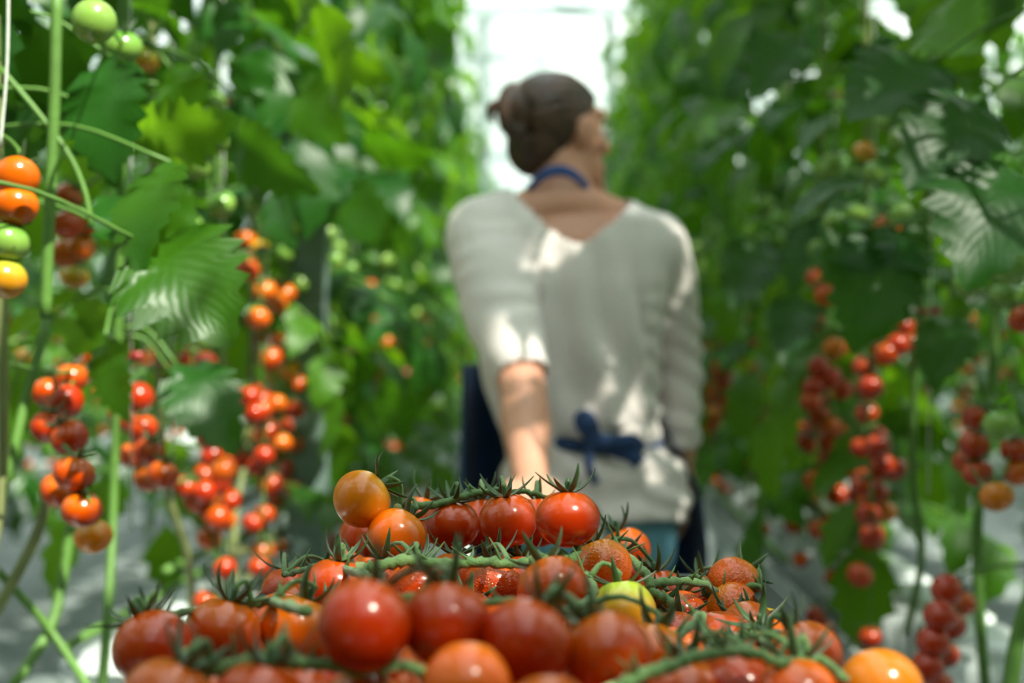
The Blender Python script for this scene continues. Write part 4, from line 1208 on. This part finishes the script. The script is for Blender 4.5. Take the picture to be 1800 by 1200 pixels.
def vine_truss(lab, path, fruits, rr, rad=0.0030, cut=True, spurs=6):
    """one truss lifted whole: stalk > fruits > calyx"""
    P_ = [at(*p) for p in path]
    org = P_[0].copy()
    root = empty('tomato_truss', org, lab, 'tomatoes')
    n = 7 * len(P_); sp = spline(P_, n)
    mb = MB()
    rads = [rad * (1.15 - 0.45 * i / n) * (1 + 0.13 * math.sin(i * 1.9) + 0.28 * (1 if i % 9 == 4 else 0)) for i in range(n)]
    mb.tube([p - org + Vector((rr.uniform(-1, 1), rr.uniform(-1, 1), rr.uniform(-1, 1))) * 0.0008 for p in sp], rads, 10)
    for spec in fruits:
        o, c, up, Rm = fruit(spec, root, org, rr)
        tip = c + up * (Rm * 1.27)
        q = min(sp, key=lambda s: (s - tip - up * 0.006).length)
        mid = (tip + up * 0.010 + q) / 2 + Vector((0, 0, 0.003))
        L_ = (q - tip).length
        if L_ < 0.075:
            mb.tube([p - org for p in spline([c + up * (Rm * 1.15), tip, mid, q], 10)], [0.0015, 0.0017, 0.0021, 0.0017, 0.0015, 0.0015, 0.0016, 0.0018, 0.002, 0.0024], 8)
    # dried flower stubs and little sepals standing on the stalk
    for k in range(spurs):
        i = rr.randrange(2, n - 2); p = sp[i] - org
        dv = ctoz((rr.uniform(-.8, .8), rr.uniform(-.5, .5), rr.uniform(0.2, 1))); L_ = rr.uniform(0.008, 0.018)
        mb.tube([p, p + dv * L_ * .6 + Vector((0, 0, 0.001)), p + dv * L_ + Vector((rr.uniform(-1, 1), 0, 1)) * 0.002], [0.0013, 0.0008, 0.0002], 5)
    mb.obj('stalk', M['vine'], root)
    if cut:
        e = MB(); a = sp[0] - org; t = (sp[0] - sp[1]).normalized()
        e.tube([a - t * 0.002, a + t * 0.0035], [rad * 1.25, rad * 1.5], 10); e.obj('cut_end', M['vine_cut'], root)
    return root
rv = random.Random(4)
UP = (0, 0, 1)
# the truss on top of the heap
vine_truss('topmost truss: one amber, two orange and three red tomatoes in a line',
    [(703, 893, 1.06), (722, 890, 1.07), (770, 885, 1.08), (815, 872, 1.085), (845, 864, 1.09), (880, 862, 1.09), (925, 865, 1.09), (965, 876, 1.09), (1010, 900, 1.09)],
    [(636, 877, 50.5, 'amber', (0.75, 0.30, 0.55), 0.98), (640, 945, 44, 'redor', (0.6, 0.5, 0.5)), (697, 944, 51, 'orange', (0.50, 0.35, 0.75), 1.0),
     (793, 921, 48, 'red', (0.05, -0.05, 1)), (893, 914, 50, 'red', (-0.12, -0.08, 1), 0.97), (998, 911, 55, 'red', (0.02, 0.10, 1), 0.93),
     (843, 918, 45.5, 'red', (0, 0.3, 1)), (945, 918, 46, 'red', (0, 0.3, 1)), (738, 915, 45, 'redor', (0.3, 0.3, 0.9))], rv, 0.0027, spurs=3)
# truss whose stalk runs along under the top one
vine_truss('truss with a long green stalk lying right below the topmost tomatoes',
    [(637, 1000, 0.93), (668, 995, 0.93), (715, 984, 0.935), (745, 990, 0.94), (800, 990, 0.94), (850, 988, 0.94), (905, 992, 0.945), (935, 984, 0.945), (945, 998, 0.94), (975, 970, 0.95), (1003, 982, 0.945), (1015, 965, 0.95)],
    [(735, 1034, 55, 'dewred', (-0.1, 0.2, 1)), (800, 1018, 51, 'redor', (0.1, 0.3, 1)), (866, 1030, 52, 'dewred', (-0.1, 0.2, 1)), (915, 1022, 50, 'red', (0, 0.3, 1)),
     (1057, 998, 53, 'dewor', (-0.35, 0.25, 0.9), 0.98), (670, 1030, 53, 'red', (0.1, .3, 1))], rv, 0.0036, spurs=12)
vine_truss('thick curved stalk with the single red tomato beside the topmost truss',
    [(1180, 1060, 1.0), (1148, 1040, 1.0), (1138, 1012, 1.01), (1112, 985, 1.03), (1090, 965, 1.06), (1078, 948, 1.09)],
    [(1100, 967, 43, 'redor', (-0.35, 0.1, 0.95), 0.96), (1083, 1010, 45, 'red', (0.2, 0.4, 0.9)), (1160, 1045, 47, 'red', (-0.2, 0.2, 0.9))], rv, 0.0034, cut=False, spurs=4)
vine_truss('truss of red tomatoes at the far left corner of the heap',
    [(660, 1020, 0.86), (615, 1002, 0.95), (590, 990, 0.99), (540, 1000, 1.02), (500, 1010, 1.05)],
    [(508, 1038, 47, 'red', (-0.15, 0.2, 1)), (590, 1030, 54, 'red', (0.15, 0.05, 1), 0.93), (560, 1045, 48, 'redor', (0.1, 0.3, 1))], rv, 0.0027, cut=False, spurs=3)
vine_truss('truss of three orange-red tomatoes in the left middle of the heap',
    [(540, 1075, 0.75), (480, 1058, 0.82), (440, 1062, 0.83), (390, 1065, 0.84), (300, 1078, 0.80), (262, 1088, 0.78)],
    [(393, 1110, 64, 'redor', (0.25, 0.15, 0.95), 0.95), (522, 1106, 63, 'orange', (0.35, 0.2, 0.9), 0.97), (268, 1140, 68, 'red', (-0.45, 0.25, 0.9), 1.02)], rv, 0.0026, cut=False, spurs=3)
vine_truss('truss of the two big dark red tomatoes in the middle of the heap',
    [(620, 1045, 0.80), (670, 1048, 0.76), (715, 1052, 0.74), (790, 1045, 0.75), (850, 1058, 0.76), (905, 1055, 0.77)],
    [(641, 1098, 80, 'red', (0.25, 0.45, 0.85), 1.04), (784, 1098, 78, 'red', (0.10, 0.45, 0.9), 0.97), (972, 1036, 61, 'redor', (-0.35, 0.45, 0.8), 0.96)], rv, 0.0027, cut=False, spurs=5)
vine_truss('truss with one yellow-green tomato and two red ones in front of it',
    [(940, 1060, 0.74), (985, 1075, 0.73), (1012, 1072, 0.76), (1030, 1058, 0.82), (1045, 1035, 0.90), (1030, 1012, 0.93), (1000, 1010, 0.95)],
    [(1095, 1078, 57, 'yellowgreen', (-0.1, 0.2, 1), 1.08), (925, 1128, 79, 'red', (0.45, 0.35, 0.8), 0.98), (1066, 1150, 77, 'redor', (-0.45, 0.35, 0.8), 0.98), (1145, 1160, 68, 'orange', (0.2, 0.5, 0.8))], rv, 0.0026, cut=False, spurs=4)
# dewy group at the right
vine_truss('dewy truss at the right: two orange tomatoes one above the other',
    [(1140, 1024, 1.02), (1190, 1022, 1.04), (1238, 1025, 1.06), (1262, 1040, 1.09), (1335, 1030, 1.10), (1342, 1075, 1.09)],
    [(1290, 1027, 47, 'dewor', (0.55, 0.6, 0.3), 0.97), (1287, 1072, 48, 'dewor', (-0.6, 0.4, 0.3), 0.96), (1195, 1083, 49, 'dewred', (0.1, 0.5, 0.9)), (1235, 1055, 46, 'dewred', (0.1, 0.5, 0.9))], rv, 0.0028, cut=False, spurs=8)
vine_truss('dewy truss at the right with a sunlit yellow tomato and a large red one',
    [(1080, 1125, 0.78), (1155, 1122, 0.80), (1210, 1105, 0.83), (1232, 1080, 0.86), (1250, 1130, 0.82), (1320, 1112, 0.85), (1355, 1140, 0.80), (1385, 1165, 0.75)],
    [(1345, 1120, 51, 'yellow', (-0.5, 0.5, 0.5), 1.0), (1285, 1132, 51, 'dewred', (0.2, 0.5, 0.8)), (1190, 1125, 53, 'dewred', (0.2, 0.6, 0.8)), (1415, 1158, 66, 'redor', (-0.45, 0.2, 0.8), 1.02)], rv, 0.0027, cut=False, spurs=14)
vine_truss('blurred front truss at the right with orange-red tomatoes under its stalk',
    [(1075, 1215, 0.655), (1130, 1185, 0.66), (1190, 1165, 0.67), (1240, 1150, 0.68), (1320, 1145, 0.70), (1370, 1165, 0.70), (1440, 1160, 0.72), (1490, 1195, 0.70)],
    [(1210, 1225, 72, 'redor', (0.1, 0.4, 0.9)), (1300, 1215, 72, 'red', (0.1, 0.4, 0.9)), (1400, 1225, 74, 'redor', (0.1, 0.4, 0.9))], rv, 0.0030, spurs=8)
vine_truss('blurred front truss at the left whose pale cut stalk end shows',
    [(333, 1160, 0.665), (360, 1175, 0.66), (400, 1172, 0.66), (450, 1160, 0.665), (520, 1165, 0.66), (580, 1170, 0.655), (640, 1180, 0.65), (700, 1170, 0.655), (750, 1180, 0.65)],
    [(295, 1235, 82, 'redor', (0.4, 0.2, 0.9), 0.95), (455, 1240, 82, 'red', (0.2, 0.2, 0.9), 0.95), (640, 1250, 78, 'redor', (0.1, .3, .9))], rv, 0.0034, spurs=9)
# single tomatoes
def single(spec, lab, cal=False):
    o, c, up, Rm = fruit(spec, None, Vector((0, 0, 0)), rv, cal)
    tag(o, lab, 'tomato'); return o
single((820, 1208, 76, 'orange', (0.2, 0.8, 0.4), 1.06, 0.0188), 'orange tomato at the front edge of the heap, in the middle')
single((1548, 1215, 73, 'amber', (0.3, 0.8, 0.4), 1.0), 'yellow-orange tomato at the right front corner of the heap')
single((965, 1262, 80, 'redor', (0, .5, .9), 0.95, 0.0188), 'orange-red tomato at the bottom edge, just right of the front middle one')
# the layer underneath, seen only in the gaps
rg = random.Random(8)
cnt = 0
MI = Matrix.Rotation(YAW, 3, 'Z')
for lay, (zc, jit) in enumerate(((0.968, 0.004),)):
    yy = 0.585
    row = 0
    while yy < 1.15:
        xx = -0.155 + (0.021 if row % 2 else 0) + lay * 0.01
        while xx < 0.172:
            z = zc + rg.uniform(-jit, jit) - (0.012 if yy < 0.63 else 0)
            c = MI @ Vector((xx + rg.uniform(-.002, .002), yy, z))
            if xx > 0.05: c.z -= 0.010
            ok = all((c - q).length > (r_ + 0.0205) * 0.86 for q, r_ in ALLT)
            if ok:
                key = rg.choice(['red', 'redor', 'dewred', 'red', 'redor'])
                o = link('tomato', fruit_mesh(key, 0.015, 0.94)); o.location = c
                o.rotation_euler = (rg.uniform(-1, 1), rg.uniform(-1, 1), rg.uniform(0, 6)); s = 0.97; o.scale = (s, s, s)
                tag(o, 'red tomato buried in the heap under the trusses', 'tomato', 'buried tomatoes'); ALLT.append((c, 0.0204)); cnt += 1
                if rg.random() < .4: link('calyx', rg.choice(CAL), o)
            xx += 0.0425
        yy += 0.0375; row += 1
print('buried', cnt)
